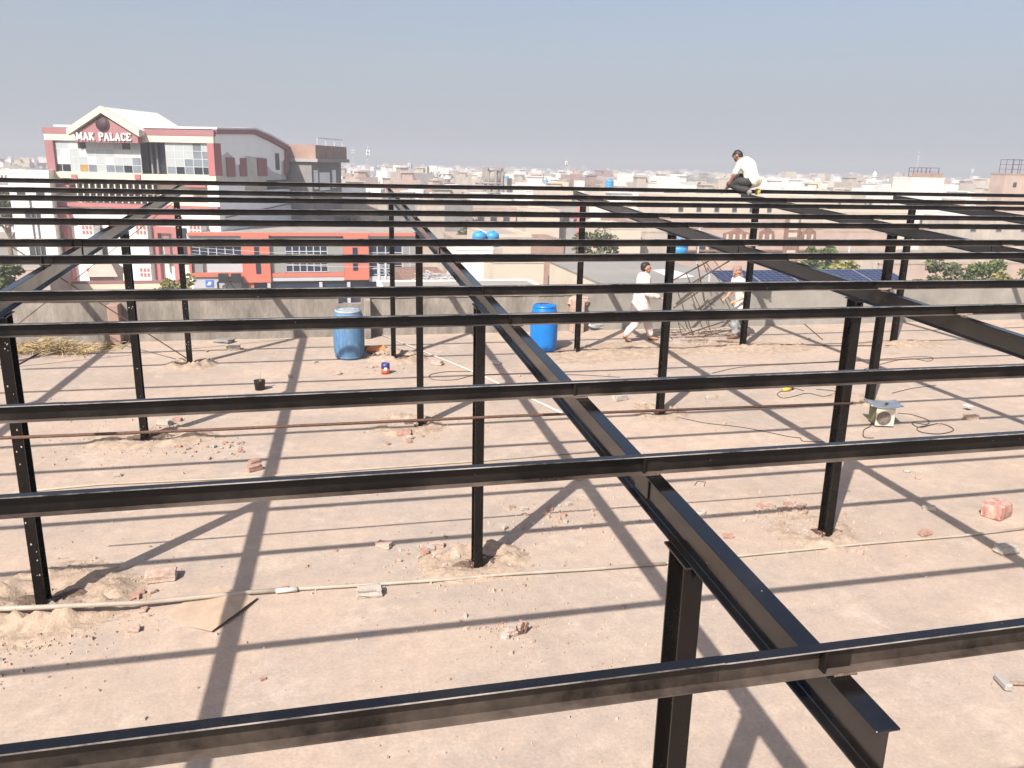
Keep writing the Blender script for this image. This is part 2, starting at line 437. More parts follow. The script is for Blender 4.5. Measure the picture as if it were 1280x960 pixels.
# rusty tie bar along the second row of columns, and the cross bracing on the far left
tb = MB(); yb = ROW[1]-.085
a = gp(-60, 545); 
def onY(x, y, Y): return wp(x, y, Y)
p0, p1, p2, p3 = onY(-110, 552, yb), onY(290, 536, yb), onY(640, 520, yb), onY(1066, 504, yb)
tb.tube([p0, p1, p2, p3], .013, 6)
o = local(tb.build('tie_bar', M['rust'], frame)); o['label'] = 'rusty brown tie bar across the second row of columns'
for A, B in [((-2.75, .12), (-1, 2.95)), ((-2.75, 2.9), (-1, .15))]:
    pass
xl, xr, yb = XC-2*DX+.05, XC-DX-.05, ROW[3]
for za, zb, dy in ((.1, 2.85, -.06), (2.85, .12, .0)):
    br = MB(); br.bar((xl, yb+dy, za), (xr, yb+dy, zb), .035, .012)
    o = local(br.build('cross_brace', M['rust'], frame)); o['label'] = 'thin rusty cross brace at the far left bay'

# ================================================================== parapet wall
YW = 17.35
wall = empty('parapet_wall', (0, YW, 0), 'low weathered cement parapet wall along the far edge of the roof', 'wall')
def wseg(name, x0, x1, z, m, y=YW, t=.2, top=True, jag=.015):
    b = MB(); n = max(2, int((x1-x0)/.35)); vs = []; fs = []
    for i in range(n+1):
        x = x0 + (x1-x0)*i/n; h = z + (rnd.random()-.5)*jag*2
        vs += [(x, y, -.01), (x, y, h), (x, y+t, h), (x, y+t, -.01)]
    for i in range(n):
        for e in range(4): fs.append((i*4+e, i*4+(e+1) % 4, (i+1)*4+(e+1) % 4, (i+1)*4+e))
    fs += [(0, 1, 2, 3), (n*4+3, n*4+2, n*4+1, n*4)]
    b.add(vs, fs); return recalc(b.build(name, m, wall, (0, -YW, 0)))
x_a = wp(424, 400, YW).x; x_b = wp(452, 400, YW).x; x_c = wp(470, 400, YW).x; x_d = wp(716, 400, YW).x; x_e = wp(737, 400, YW).x
wseg('wall_panel', -16, x_a, .84, M['wall_render'])
wseg('wall_panel', x_a, x_b, .70, M['wall_render'])
wseg('wall_panel', x_b, x_d, .81, M['wall_render'])
wseg('wall_panel', x_d, 26, .82, M['wall_render2'], jag=.01)
def pil(px0, px1, ztop_, m, dep=.24):
    a, b_ = wp(px0, 400, YW-.1).x, wp(px1, 400, YW-.1).x
    b = MB(); b.box((a, YW-dep, 0), (b_, YW-.003, ztop_)); return bevel(b.build('pilaster', m, wall, (0, -YW, 0)), .012)
pil(455, 463, .83, M['wall_render'], .32)
p = pil(138, 152, .80, M['t_brick'], .30); p['label'] = 'bare brown brick pilaster'
pil(713, 728, .74, M['brick_pale'], .24)
cp = MB()
for (a, b_) in ((-16, x_a-.02), (x_b+.02, x_d-.05)):
    n = 24
    for i in range(n):
        xx = a+(b_-a)*i/n; x2 = a+(b_-a)*(i+1)/n
        cp.box((xx, YW-.018-.01*rnd.random(), .842 if a < -5 else .815), (x2-.004*rnd.random(), YW+.215, .862+.008*rnd.random() if a < -5 else .832+.008*rnd.random()))
cp.build('coping', M['coping'], wall, (0, -YW, 0))

# ================================================================== helper for rough lumps
def lump_mesh(name, seed, dims, m, rough=.18, cuts=2, boxy=.6):
    rr = random.Random(seed)
    bm = bmesh.new(); bmesh.ops.create_cube(bm, size=1.0)
    bmesh.ops.subdivide_edges(bm, edges=bm.edges[:], cuts=cuts, use_grid_fill=True)
    off = Vector((rr.random()*50, rr.random()*50, rr.random()*50))
    for v in bm.verts:
        d = v.co.normalized()*.62
        v.co = v.co*boxy + d*(1-boxy)
        v.co += mnoise.noise_vector(v.co*2.3 + off)*rough
        v.co.x *= dims[0]; v.co.y *= dims[1]; v.co.z *= dims[2]
    zmin = min(v.co.z for v in bm.verts)
    for v in bm.verts: v.co.z -= zmin
    me = bpy.data.meshes.new(name); bm.to_mesh(me); bm.free(); me.materials.append(m); return me
def put(name, me, loc, rz, label, cat, group=None, sc=1.0, tilt=0.0):
    o = bpy.data.objects.new(name, me); col.objects.link(o); o.location = loc; o.rotation_euler = (tilt, 0, rz); o.scale = (sc, sc, sc)
    return tag(o, label, cat, group)

# sand heaps and diggings round the column feet
def mound(name, c, r, h, seed, m, label, ring=0.0, n=46, stretch=(1, 1)):
    rr = random.Random(seed); off = Vector((rr.random()*90, rr.random()*90, 0)); vs = []; fs = []
    for j in range(n+1):
        for i in range(n+1):
            u, v = 2*i/n-1, 2*j/n-1; d = math.hypot(u, v)
            e = 1.0 + .35*mnoise.noise(Vector((u*1.6, v*1.6, 0))+off)
            fall = max(0.0, 1 - d/e*1.05)
            prof = fall**1.2
            if ring: prof = max(0, math.exp(-((d-.42)/.20)**2)) * min(1, fall*2.2) * (0.35+.9*max(0, mnoise.noise(Vector((u*1.2, v*1.2, 7))+off)+.35))
            q = Vector((u*5, v*5, 0))+off
            z = h*(prof*(.8 + .6*mnoise.noise(q) + .6*mnoise.noise(q*2.7) + .5*mnoise.noise(q*6)) + .18*min(1, fall*3)*(mnoise.noise(q*4)+.3))
            vs.append((c.x+u*r*stretch[0], c.y+v*r*stretch[1], z - .012))
    keep = []
    for j in range(n):
        for i in range(n):
            f = (j*(n+1)+i, j*(n+1)+i+1, (j+1)*(n+1)+i+1, (j+1)*(n+1)+i)
            if max(vs[k][2] for k in f) > -.010: keep.append(f)
    b = MB(); b.smooth = True; b.add(vs, keep)
    return tag(b.build(name, m), label, 'sand', kind='stuff')
def at_col(k, r): return Vector((XC+k*DX, ROW[r], 0))
mound('sand_heap', at_col(-1, 1)+Vector((.0, .1, 0)), 1.0, .17, 3, M['sand'], 'loose sand dug up round the foot of the leftmost near column', ring=1, stretch=(1.1, .9))
mound('sand_heap', gp(30, 790), .75, .055, 4, M['sand'], 'thin spread of yellow sand in front of the pipe at the left edge', stretch=(1.1, .55))
mound('sand_heap', at_col(0, 1)+Vector((-.02, .05, 0)), .70, .10, 5, M['sand'], 'crumbly sand round the foot of the centre column', ring=1, stretch=(1.2, .8))
mound('sand_heap', at_col(-1, 2)+Vector((.1, 0, 0)), .95, .12, 6, M['sand'], 'sand and brick dust round the foot of the column behind the left one', ring=1, stretch=(1.3, .7))
mound('sand_heap', at_col(0, 2)+Vector((-.2, 0, 0)), .8, .09, 7, M['sand'], 'sand round the second centre column', ring=1)
mound('sand_heap', at_col(-1, 3), .7, .12, 8, M['sand'], 'sand ring at the rear left column foot', ring=1)
mound('sand_heap', at_col(0, 3)+Vector((.1, 0, 0)), .9, .12, 9, M['sand'], 'sand beside the faded drum at the rear centre column', ring=1)
mound('sand_heap', gp(775, 440), 1.9, .10, 10, M['sand'], 'long spread of sand where the walking man steps', stretch=(1.2, .55))
mound('sand_heap', gp(930, 435), 1.6, .09, 12, M['sand'], 'sand spread at the foot of the column held by the third man', stretch=(1.3, .5))
mound('sand_heap', gp(1130, 430), 1.2, .08, 13, M['sand'], 'sand at the far right column foot', stretch=(1.2, .5))
mound('sand_heap', at_col(1, 2), .7, .06, 14, M['sand'], 'thin sand round the column in front of the walking man', ring=1)
mound('sand_heap', at_col(1, 1)+Vector((-.1, .1, 0)), .75, .05, 15, M['sand'], 'thin pinkish sand round the right near column', ring=1)
mound('sand_heap', at_col(2, 2)+Vector((-.1, .2, 0)), .7, .05, 16, M['sand'], 'thin sand behind the welding machine', ring=1)

M['pit_shade'] = mat('painted_pit_shade', (.115, .078, .055), .95, .35, 14, bump=.8, bscale=50)  # dark colour stands in for the shade inside pits at the column feet
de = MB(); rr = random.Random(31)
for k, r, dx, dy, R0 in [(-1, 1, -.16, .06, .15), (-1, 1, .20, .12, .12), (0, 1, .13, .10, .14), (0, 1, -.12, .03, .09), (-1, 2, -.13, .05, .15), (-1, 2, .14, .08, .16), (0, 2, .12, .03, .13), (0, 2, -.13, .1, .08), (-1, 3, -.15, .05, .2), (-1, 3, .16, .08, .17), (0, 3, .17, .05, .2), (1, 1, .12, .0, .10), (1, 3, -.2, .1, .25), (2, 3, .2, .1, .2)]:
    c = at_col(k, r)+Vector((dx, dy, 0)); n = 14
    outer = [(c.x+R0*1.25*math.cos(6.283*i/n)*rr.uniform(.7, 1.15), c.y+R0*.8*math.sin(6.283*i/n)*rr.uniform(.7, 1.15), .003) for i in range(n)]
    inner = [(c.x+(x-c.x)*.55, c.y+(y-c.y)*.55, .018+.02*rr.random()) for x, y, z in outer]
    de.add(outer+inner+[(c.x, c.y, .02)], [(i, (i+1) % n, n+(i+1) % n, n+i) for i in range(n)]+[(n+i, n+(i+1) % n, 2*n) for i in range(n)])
tag(de.build('pit_shade_patches', M['pit_shade']), 'small dark patches painted as the shade of pits at the column feet', 'earth', kind='stuff')
# brick and mortar rubble: (px, py, length m, material, label)
bricks = [
 (206, 531, .20, 'mortar', 'white mortar block beside broken red brick behind the second left column', 'block'),
 (222, 526, .12, 'brick', 'small red brick bit touching the white mortar block', 'brick'),
 (318, 588, .17, 'brick', 'half brick standing on edge in the middle of the left floor', 'brick'),
 (318, 579, .12, 'brick', 'flat brick shard just behind the half brick on the left floor', 'brick'),
 (202, 724, .25, 'brick_pale', 'long mortar covered brick behind the pipe near the left column', 'brick'),
 (168, 748, .10, 'brick', 'red brick lump against the pipe near the left column', 'brick'),
 (181, 762, .06, 'brick', 'small red chip in front of the pipe at left', 'brick'),
 (462, 744, .21, 'mortar', 'flat cream block lying just in front of the pipe', 'block'),
 (480, 684, .14, 'brick_pale', 'pale brick piece left of the centre column foot', 'brick'),
 (546, 684, .13, 'brick_pale', 'pale lump close to the centre column foot', 'brick'),
 (505, 544, .20, 'brick', 'broken brick left of the second centre column', 'brick'),
 (775, 500, .22, 'mortar', 'white mortar slab right of the centre rafter', 'block'),
 (800, 506, .16, 'brick_pale', 'pinkish block touching the column foot behind the rafter', 'brick'),
 (1213, 524, .20, 'brick_pale', 'squared block with a scrap of white paper at right', 'block'),
 (910, 672, .10, 'brick', 'red brick shard left of the right near column', 'brick'),
 (1156, 669, .13, 'brick', 'reddish brick shard near the right pipe', 'brick'),
 (1161, 637, .13, 'mortar', 'pale lump lying in the rafter shadow at right', 'block'),
 (1257, 691, .22, 'mortar', 'long pale block at the right edge behind the pipe', 'block'),
 (876, 642, .10, 'mortar', 'small white lump beside the centre rafter', 'block'),
 (960, 634, .14, 'brick_pale', 'brick piece left of the right near column', 'brick'),
 (1000, 632, .12, 'brick_pale', 'crumbled brick piece behind the right near column foot', 'brick'),
 (985, 632, .10, 'brick', 'red crumb between two pale brick pieces', 'brick'),
 (888, 499, .16, 'mortar', 'pale block behind the tie bar right of centre', 'block'),
 (893, 497, .10, 'brick', 'brick chip next to the pale block right of centre', 'brick'),
 (620, 455, .18, 'mortar', 'white plaster lump by the rafter shadow near the bright drum', 'block'),
 (546, 456, .22, 'brick_pale', 'pinkish brick right of the paint tin', 'brick'),
 (822, 508, .16, 'mortar', 'pale lump at the foot of the column in front of the walking man', 'block'),
 (281, 428, .35, 't_dgrey', 'dark flat slab lying near the wall at left', 'block'),
 (292, 437, .25, 'mortar', 'pale lump below the dark slab at left', 'block'),
 (420, 468, .16, 'brick_pale', 'small brick in front of the faded drum', 'brick'),
]
for i, (x, y, L_, m, lab, cat) in enumerate(bricks):
    rr = random.Random(i*7+1)
    k = .55 if m != 't_dgrey' else .7
    hgt = L_*(.36 if m not in ('t_dgrey',) else .2)
    me = lump_mesh('brick_piece', i, (L_, L_*k, hgt), M[m], .12, 2, .86)
    put('brick_piece', me, gp(x, y), (rr.random()-.5)*1.2, lab, cat)
# scattered chips, too small to tell apart
chips = [lump_mesh('brick_chip', 100+i, (.07, .05, .03), M['brick' if i % 2 else 'brick_pale'], .16, 1, .75) for i in range(6)] + [lump_mesh('brick_chip', 120+i, (.07, .05, .03), M['mortar'], .16, 1, .7) for i in range(3)]
rq = random.Random(8)
clus = [(rq.gauss(x, sx), rq.gauss(y, sy)) for x, y, sx, sy, n in ((268, 557, 28, 6, 26), (985, 636, 24, 4, 16), (140, 745, 30, 8, 18), (545, 690, 26, 7, 14), (510, 545, 14, 5, 10), (650, 787, 12, 4, 8), (470, 455, 22, 6, 10), (870, 425, 40, 6, 16), (1020, 432, 40, 6, 14), (690, 640, 22, 8, 10)) for _ in range(n)]
spots = clus + [(265, 560), (245, 556), (272, 566), (300, 557), (288, 553), (232, 541), (252, 548), (226, 560), (240, 570), (85, 575), (150, 595), (330, 738), (355, 737), (165, 790), (120, 765),
 (655, 643), (690, 640), (705, 652), (632, 660), (612, 655), (650, 662), (720, 600), (380, 707), (420, 690), (500, 700), (560, 672), (640, 790), (655, 784), (700, 505), (735, 520), (860, 520), (905, 530), (895, 540),
 (945, 640), (1010, 640), (930, 650), (1085, 620), (1130, 590), (1075, 690), (820, 470), (760, 470), (700, 445), (650, 470), (470, 462), (440, 466), (395, 455), (360, 470), (340, 440), (260, 440), (220, 455),
 (1000, 430), (1020, 440), (960, 440), (985, 445), (1180, 440), (1210, 420), (1230, 425), (1175, 530), (1150, 600), (1240, 560), (870, 430), (850, 438), (60, 500), (110, 520), (30, 570), (190, 620), (520, 600), (470, 620), (780, 760), (560, 850), (330, 850), (180, 900), (940, 700)]
for i, (x, y) in enumerate(spots):
    rr = random.Random(i+500)
    put('brick_chip', chips[i % len(chips)], gp(x+rr.uniform(-4, 4), y+rr.uniform(-2, 2)), rr.random()*6, 'small broken brick or mortar chip lying on the dusty rooftop floor', 'rubble', 'small chips scattered over the roof floor', .35+rr.random()**1.6*1.0)
# fine grit as stuff
gm = MB(); rr = random.Random(77)
foci = [(at_col(-1, 1), 1.1, 520), (at_col(0, 1), .9, 420), (at_col(-1, 2), 1.4, 420), (at_col(1, 1), .9, 260), (at_col(0, 2), .9, 200), (gp(640, 790), .5, 90), (gp(40, 790), .9, 380), (gp(880, 430), 3.0, 380), (gp(980, 640), .8, 200), (gp(700, 650), .9, 160), (Vector((2, 5, 0)), 5.5, 420)]
for c, rad, nn in foci:
    for _ in range(nn):
        a = rr.random()*6.283; d = rad*abs(rr.gauss(0, .5)); s = .004+(.022 if rad < 2 and rr.random() < .22 else .010)*rr.random()**2
        x, y = c.x+d*math.cos(a)*1.15, c.y+d*math.sin(a)
        if y > 17.2: continue
        h = s*(.5+.8*rr.random()); t = rr.random()*3
        q = [(x+s*math.cos(t+k*1.571)*(1+.4*rr.random()), y+s*math.sin(t+k*1.571), 0) for k in range(4)]
        ap = (x+s*.3*(rr.random()-.5), y, h+.004); gm.cur = rr.choice([0, 0, 1, 1, 2])
        o0 = [(p_[0], p_[1], -.002) for p_ in q]; tp = [(x+(p_[0]-x)*.6, y+(p_[1]-y)*.6, h+.006) for p_ in q]
        gm.add(o0+tp, [(0, 1, 5, 4), (1, 2, 6, 5), (2, 3, 7, 6), (3, 0, 4, 7), (4, 5, 6, 7)])
tag(gm.build('grit', [M['sand'], M['brick_pale'], M['mortar']]), 'fine grit and crumbs of brick strewn over the rooftop floor', 'grit', kind='stuff')

# stained block, hammer, cardboard, paper
me = lump_mesh('stained_block', 900, (.27, .22, .15), M['brick_stained'], .05, 3, .8)
put('stained_block', me, gp(1244, 645), .4, 'thick pale block streaked with red on the floor at right', 'block')
h = empty('hammer', gp(1262, 858), 'hammer lying on the floor at the lower right edge', 'hammer', rz=-.22)
b = MB(); b.bar((-.05, -.075, .034), (-.05, .08, .034), .058, .058); bevel(b.build('head', M['t_grey'], h), .012)
b = MB(); b.tube([(-.05, 0, .028), (.1, 0, .024), (.28, 0, .018)], [.012, .013, .016], 8); b.build('handle', M['wood'], h)
cb = MB(); base = gp(262, 766)
pts = [gp(205, 767), gp(272, 733), gp(322, 750), gp(296, 772), gp(265, 792), gp(235, 784)]
vs = []; 
for i, p_ in enumerate(pts): vs.append((p_.x, p_.y, .007 + (.035 if i in (3,) else 0) + (.012 if i in (2, 4) else 0)))
vs2 = [(v[0], v[1], v[2]+.005) for v in vs]; n = len(vs)
cb.add(vs+vs2, [tuple(range(n-1, -1, -1)), tuple(range(n, 2*n))] + [(i, (i+1) % n, n+(i+1) % n, n+i) for i in range(n)])
tag(recalc(cb.build('cardboard_sheet', M['card'])), 'torn tan cardboard sheet lying under the pipe at lower left', 'cardboard')
b = MB(); c = gp(1209, 513); b.box((c.x-.05, c.y-.06, .075), (c.x+.05, c.y+.05, .083)); b.box((c.x-.05, c.y-.06, .083), (c.x-.01, c.y+.03, .10))
tag(b.build('paper_scrap', M['white']), 'white paper scrap lying on the squared block at right', 'paper')
# knotted sheet-metal offcut in front
sc_ = empty('metal_offcut', gp(648, 793), 'bent rusty metal offcut lying in crumbled mortar at the lower centre', 'scrap')
b = MB()
b.bar((.02, 0, .0), (.05, .02, .09), .022, .006); b.bar((.05, .0, .0), (.085, .03, .08), .02, .006); b.bar((.0, 0, .012), (.07, .02, .014), .03, .01); b.build('bent_strip', M['rust'], sc_)
me = lump_mesh('mortar_crumb', 333, (.09, .07, .05), M['brick_pale'], .2, 2, .5)
put('mortar_crumb', me, gp(638, 793), .3, 'crumbled tan mortar lump touching the bent metal offcut', 'rubble')
wr = MB(); q = [gp(868, 607), gp(872, 602), gp(882, 603), gp(880, 608)]
wr.tube([(p_.x, p_.y, .006) for p_ in q], .004, 5); tag(wr.build('bent_wire', M['rust']), 'short bent wire on the floor right of the centre rafter', 'wire')

# ---------------- pipes and cables
def run(name, pix, r, m, label, cat, n=8, z=None, wob=0.0):
    b = MB(); P = []
    for i, q in enumerate(pix):
        p_ = gp(q[0], q[1]); P.append(Vector((p_.x, p_.y, (q[2] if len(q) > 2 else r+.002))))
    if wob:
        out = []
        for i in range(len(P)-1):
            for k in range(6):
                t = k/6; v = P[i].lerp(P[i+1], t); out.append(v + Vector((0, wob*math.sin(i*3.1+k*1.3), 0)))
        out.append(P[-1]); P = out
    b.tube(P, r, n); return tag(b.build(name, m), label, cat)
def smooth_px(pts, sub=6):
    out = []
    for i in range(len(pts)-1):
        p0 = pts[max(i-1, 0)]; p1 = pts[i]; p2 = pts[i+1]; p3 = pts[min(i+2, len(pts)-1)]
        for k in range(sub):
            t = k/sub
            out.append(tuple(.5*(2*p1[j]+(p2[j]-p0[j])*t+(2*p0[j]-5*p1[j]+4*p2[j]-p3[j])*t*t+(3*p1[j]-p0[j]-3*p2[j]+p3[j])*t**3) for j in range(2)))
    out.append(pts[-1]); return out
pp = empty('conduit_pipe', gp(440, 734), 'long cream conduit pipe lying across the near floor', 'pipe')
def pipe_piece(parent, name, pix, r, m, wob=.0):
    b = MB(); P = [gp(q[0], q[1], (q[2] if len(q) > 2 else 0)) for q in pix]; P = [Vector((v.x, v.y, r+.006+(q[2] if len(q) > 2 else 0))) - parent.location for v, q in zip(P, pix)]
    b.tube(P, r, 8); return b.build(name, m, parent)
pipe_piece(pp, 'pipe_length', [(-40, 766, .13), (50, 763, .13), (110, 760, .10), (180, 757, .03), (290, 746, 0), (352, 741, 0)], .021, M['pvc'])
pipe_piece(pp, 'pipe_length', [(352, 740), (440, 735), (560, 727), (640, 720), (740, 714), (832, 707)], .016, M['pvc'])
pipe_piece(pp, 'pipe_length', [(832, 706), (925, 697), (1090, 681), (1200, 672), (1320, 658)], .013, M['pvc'])
pipe_piece(pp, 'coupler', [(345, 742.5), (372, 740)], .022, M['pvc_white'])
run('conduit_pipe', [(20, 617), (124, 607), (300, 599), (440, 589), (592, 578), (750, 565)], .012, M['pvc'], 'second thin cream conduit pipe lying behind the second purlin', 'pipe')
run('pvc_pipe', [(474, 418), (592, 466), (705, 519)], .016, M['pvc_white'], 'thin white pipe running from the wall towards the centre rafter', 'pipe')
cab = lambda pix, label, r=.006: run('cable', smooth_px(pix), r, M['cable'], label, 'cable', 5)
cab([(590, 465), (560, 465), (538, 469), (542, 475), (570, 475), (592, 470), (640, 468), (720, 469), (775, 472)], 'thin dark cable looped beside the white pipe')
cab([(835, 519), (880, 529), (930, 535), (985, 546), (1000, 548), (1004, 552), (1030, 553)], 'dark cable crossing the floor towards the right near column')
cab([(890, 467), (930, 459), (1000, 455), (1060, 451), (1105, 449), (1150, 446), (1166, 448), (1160, 452), (1140, 449), (1115, 452), (1080, 462)], 'long thin cable looping on the floor far right of centre')
cab([(1122, 517), (1140, 519), (1160, 526), (1158, 531), (1140, 529), (1150, 535), (1175, 530), (1192, 538), (1175, 543), (1152, 541), (1147, 535), (1168, 531)], 'coiled welding cable right of the welding machine', .007)
cab([(1090, 528), (1087, 534), (1080, 538), (1080, 547), (1092, 548)], 'short lead on the floor left of the welding machine', .007)
cab([(1005, 489), (990, 486), (972, 492), (978, 498), (992, 496), (1010, 492), (1030, 496), (1045, 490), (1020, 487)], 'tangled lead around the yellow hand tool')
cab([(1115, 492), (1140, 486), (1170, 482)], 'short lead behind the welding machine')
cab([(400, 408), (420, 416), (440, 424), (455, 428)], 'thin dark cable behind the faded drum')
run('iron_rod', [(895, 427), (960, 431), (1040, 433), (1132, 433)], .012, M['rust'], 'rusty iron rod lying on the floor behind the third man', 'rod')
run('iron_rod', [(1005, 405), (1028, 425)], .010, M['rust'], 'short thin rod lying near the wall right of the third man', 'rod')
run('iron_rod', [(20, 458), (60, 436), (90, 428)], .012, M['rust'], 'rusty rod lying across the straw at the left', 'rod')

# ---------------- drums
def drum(loc, m, lidm, label, rad=.29, h=.93, dusty=False):
    e = empty('plastic_drum', loc, label, 'drum')
    b = MB(); b.lathe([(rad*.80, 0), (rad*.86, .015), (rad*.90, .05), (rad*.97, .16), (rad, .30), (rad*1.0, .55), (rad*.985, .68), (rad*.93, .80), (rad*.84, .88), (rad*.80, h-.02), (rad*.79, h), (rad*.70, h), (rad*.69, h-.025)], n=36)
    b.build('body', m, e)
    b = MB(); b.lathe([(rad*.85, .03), (rad*.915, .035), (rad*.915, .055), (rad*.86, .06)], n=36); b.build('foot_rim', m, e)
    b = MB(); b.lathe([(rad*.80, h-.055), (rad*.85, h-.05), (rad*.85, h-.012), (rad*.80, h-.006)], n=36); b.build('top_ring', lidm, e)
    b = MB(); b.lathe([(rad*.685, h-.024), (rad*.66, h-.012), (.05, h-.010)], n=36); b.build('lid', lidm, e)
    for dx in (-.1, .1):
        b = MB(); b.lathe([(.035, h-.012), (.035, h+.008), (.028, h+.01)], (dx, .02, 0), 14); b.build('bung', lidm, e)
    return e
drum(gp(437, 447), M['drum_faded'], M['drum_pale'], 'faded blue plastic drum with scuffed dusty sides and pale lid')
d2 = drum(gp(679, 438), M['drum_blue'], M['drum_blue'], 'bright clean blue plastic drum right of the centre rafter', .275, .93)
# ---------------- little tins
e = empty('paint_tin', gp(482, 467), 'small open paint tin with orange and dark blue label beside the faded drum', 'tin')
b = MB(); b.lathe([(.075, 0), (.075, .10)]); b.build('lower_band', M['red'], e)
b = MB(); b.lathe([(.0745, .10), (.0745, .19), (.066, .19), (.066, .15)]); b.build('upper_band', M['tin_blue'], e)
b = MB(); b.box((-.03, -.079, .075), (.02, -.074, .125)); b.build('label_patch', M['white'], e)
b = MB(); b.tube([(-.074, 0, .18), (-.06, -.01, .235), (0, -.015, .255), (.06, -.01, .235), (.074, 0, .18)], .004, 5); b.build('handle', M['galv'], e)
e = empty('black_bucket', gp(325, 487), 'small black bucket with a brush handle standing up in it', 'bucket')
b = MB(); b.lathe([(.075, 0), (.09, .15), (.095, .155), (.085, .155), (.07, .03)]); b.build('bucket_body', M['black'], e)
b = empty('paint_brush', gp(325, 487), 'paint brush with pale handle leaning in the black bucket', 'brush'); 
t = MB(); t.bar((.0, .0, .05), (.012, .02, .19), .05, .016); t.build('bristles', M['wood'], b)
t = MB(); t.bar((.012, .02, .19), (.024, .035, .30), .022, .012); t.build('brush_handle', M['brick_pale'], b)
me = lump_mesh('orange_rubble', 71, (.30, .2, .12), M['orange'], .25, 3, .4); put('orange_rubble', me, gp(470, 441), .2, 'orange brown rubble lump behind the paint tin', 'rubble')
me = lump_mesh('orange_rubble', 72, (.34, .16, .07), M['leather'], .25, 3, .4); put('orange_rubble', me, gp(455, 438), .1, 'dark brown rag lying between the faded drum and rubble', 'rag')
# yellow hand tool
e = empty('angle_grinder', gp(985, 489), 'yellow hand tool with a black end lying on the floor', 'power tool', rz=.25)
b = MB(); b.tube([(-.12, 0, .035), (-.04, 0, .038), (.05, 0, .035)], [.026, .033, .03], 10); b.build('body', M['yellow'], e)
b = MB(); b.tube([(.05, 0, .035), (.11, 0, .03)], [.024, .02], 10); b.tube([(.10, 0, .05), (.10, 0, .0)], .022, 8); b.build('gear_head', M['black'], e)
b = MB(); b.lathe([(.05, .0), (.05, .006)], (.10, 0, 0), 18); b.build('disc', M['galv'], e)
# ---------------- welding machine
we = empty('welding_machine', gp(1100, 530), 'cream and olive welding machine with a round fan grille', 'welding machine', rz=-.33)
W_, D_, H_ = .26, .32, .30
b = MB(); b.box((-W_/2, -D_/2, .02), (W_/2, D_/2, H_)); bevel(b.build('case', M['green_box'], we), .01)
b = MB(); b.box((-W_/2-.002, -D_/2-.012, .022), (W_/2+.002, -D_/2-.001, H_-.004)); bevel(b.build('front_panel', M['cream_box'], we), .004)
b = MB()
for k in range(4):
    r = .025+.025*k; n = 26
    b.tube([(-.02+r*math.cos(6.283*i/n), -D_/2-.016, .14+r*math.sin(6.283*i/n)) for i in range(n+1)], .004, 5)
for k in range(6): b.bar((-.02+.02*math.cos(k*1.047), -D_/2-.016, .14+.02*math.sin(k*1.047)), (-.02+.1*math.cos(k*1.047), -D_/2-.016, .14+.1*math.sin(k*1.047)), .005)
b.build('fan_grille', M['t_dgrey'], we)
b = MB(); b.tube([(-.02, -D_/2-.0125, .14), (-.02, -D_/2-.014, .14)], .098, 28); b.build('fan_opening', M['wood'], we)
for sx in (-1, 1):
    for sy in (-1, 1):
        b = MB(); b.box((sx*.10-.02, sy*.12-.02, 0), (sx*.10+.02, sy*.12+.02, .019)); b.build('foot', M['black'], we)
ty = empty('metal_sheet', we.location+Vector((0, 0, H_+.002)), 'shiny bent aluminium sheet resting on top of the welding machine', 'metal sheet', rz=-.35)
b = MB()
nx, ny = 12, 8; vs = []; fs = []
for j in range(ny+1):
    for i in range(nx+1):
        u, v = i/nx-.5, j/ny-.5
        vs.append((u*.46, v*.40, .004+.035*abs(u*2)**3 + .01*math.sin(v*9)*u))
for j in range(ny):
    for i in range(nx): fs.append((j*(nx+1)+i, j*(nx+1)+i+1, (j+1)*(nx+1)+i+1, (j+1)*(nx+1)+i))
b.smooth = True; b.add(vs, fs); o = b.build('sheet', M['alu'], ty); s_ = o.modifiers.new('thick', 'SOLIDIFY'); s_.thickness = .004
b = MB(); b.bar((-.02, -.03, .012), (.06, .02, .014), .03, .012); tag(b.build('rod_holder', M['black'], None, ty.location+Vector((.02, -.02, .004))), 'small black rod holder lying on the aluminium sheet', 'tool')

# ---------------- straw
st = MB(); rr = random.Random(5)
for cx_, cy_, nn, sx in ((55, 438, 900, .75), (100, 440, 260, .5), (20, 440, 220, .5), (140, 432, 160, .3)):
    c = gp(cx_, cy_)
    for _ in range(nn):
        x = c.x+rr.gauss(0, sx*.55); y = min(17.2, c.y+rr.gauss(0, .25)); h = .20*math.exp(-((x-c.x)/(sx*.7))**2)*rr.random()*(1 if nn > 300 else .35)
        a = rr.random()*6.283; l = .07+.12*rr.random(); dz = (rr.random()-.5)*.12
        d = Vector((math.cos(a)*l, math.sin(a)*l, dz)); p_ = Vector((x, y, h+.008)); q = p_+d; q.z = max(q.z, .004)
        s_ = Vector((-math.sin(a), math.cos(a), .5))*.005
        st.add([p_-s_, p_+s_, q+s_, q-s_], [(0, 1, 2, 3)])
tag(st.build('straw_heap', M['hay']), 'heap of dry yellow straw against the wall at left', 'straw', kind='stuff')
# rubble against the wall
me = lump_mesh('rubble', 41, (.5, .3, .22), M['brick_pale'], .3, 4, .3); put('rubble_lump', me, wp(724, 378, YW+.02)-Vector((0, 0, .10)), .2, 'pinkish broken masonry lump perched on the wall behind the column', 'rubble', None, .85)
me = lump_mesh('rubble', 42, (.4, .2, .16), M['drum_pale'], .3, 3, .4); put('blue_grey_rag', me, gp(745, 412), .2, 'pale blue grey bundle at the wall foot behind the bright drum', 'bundle')

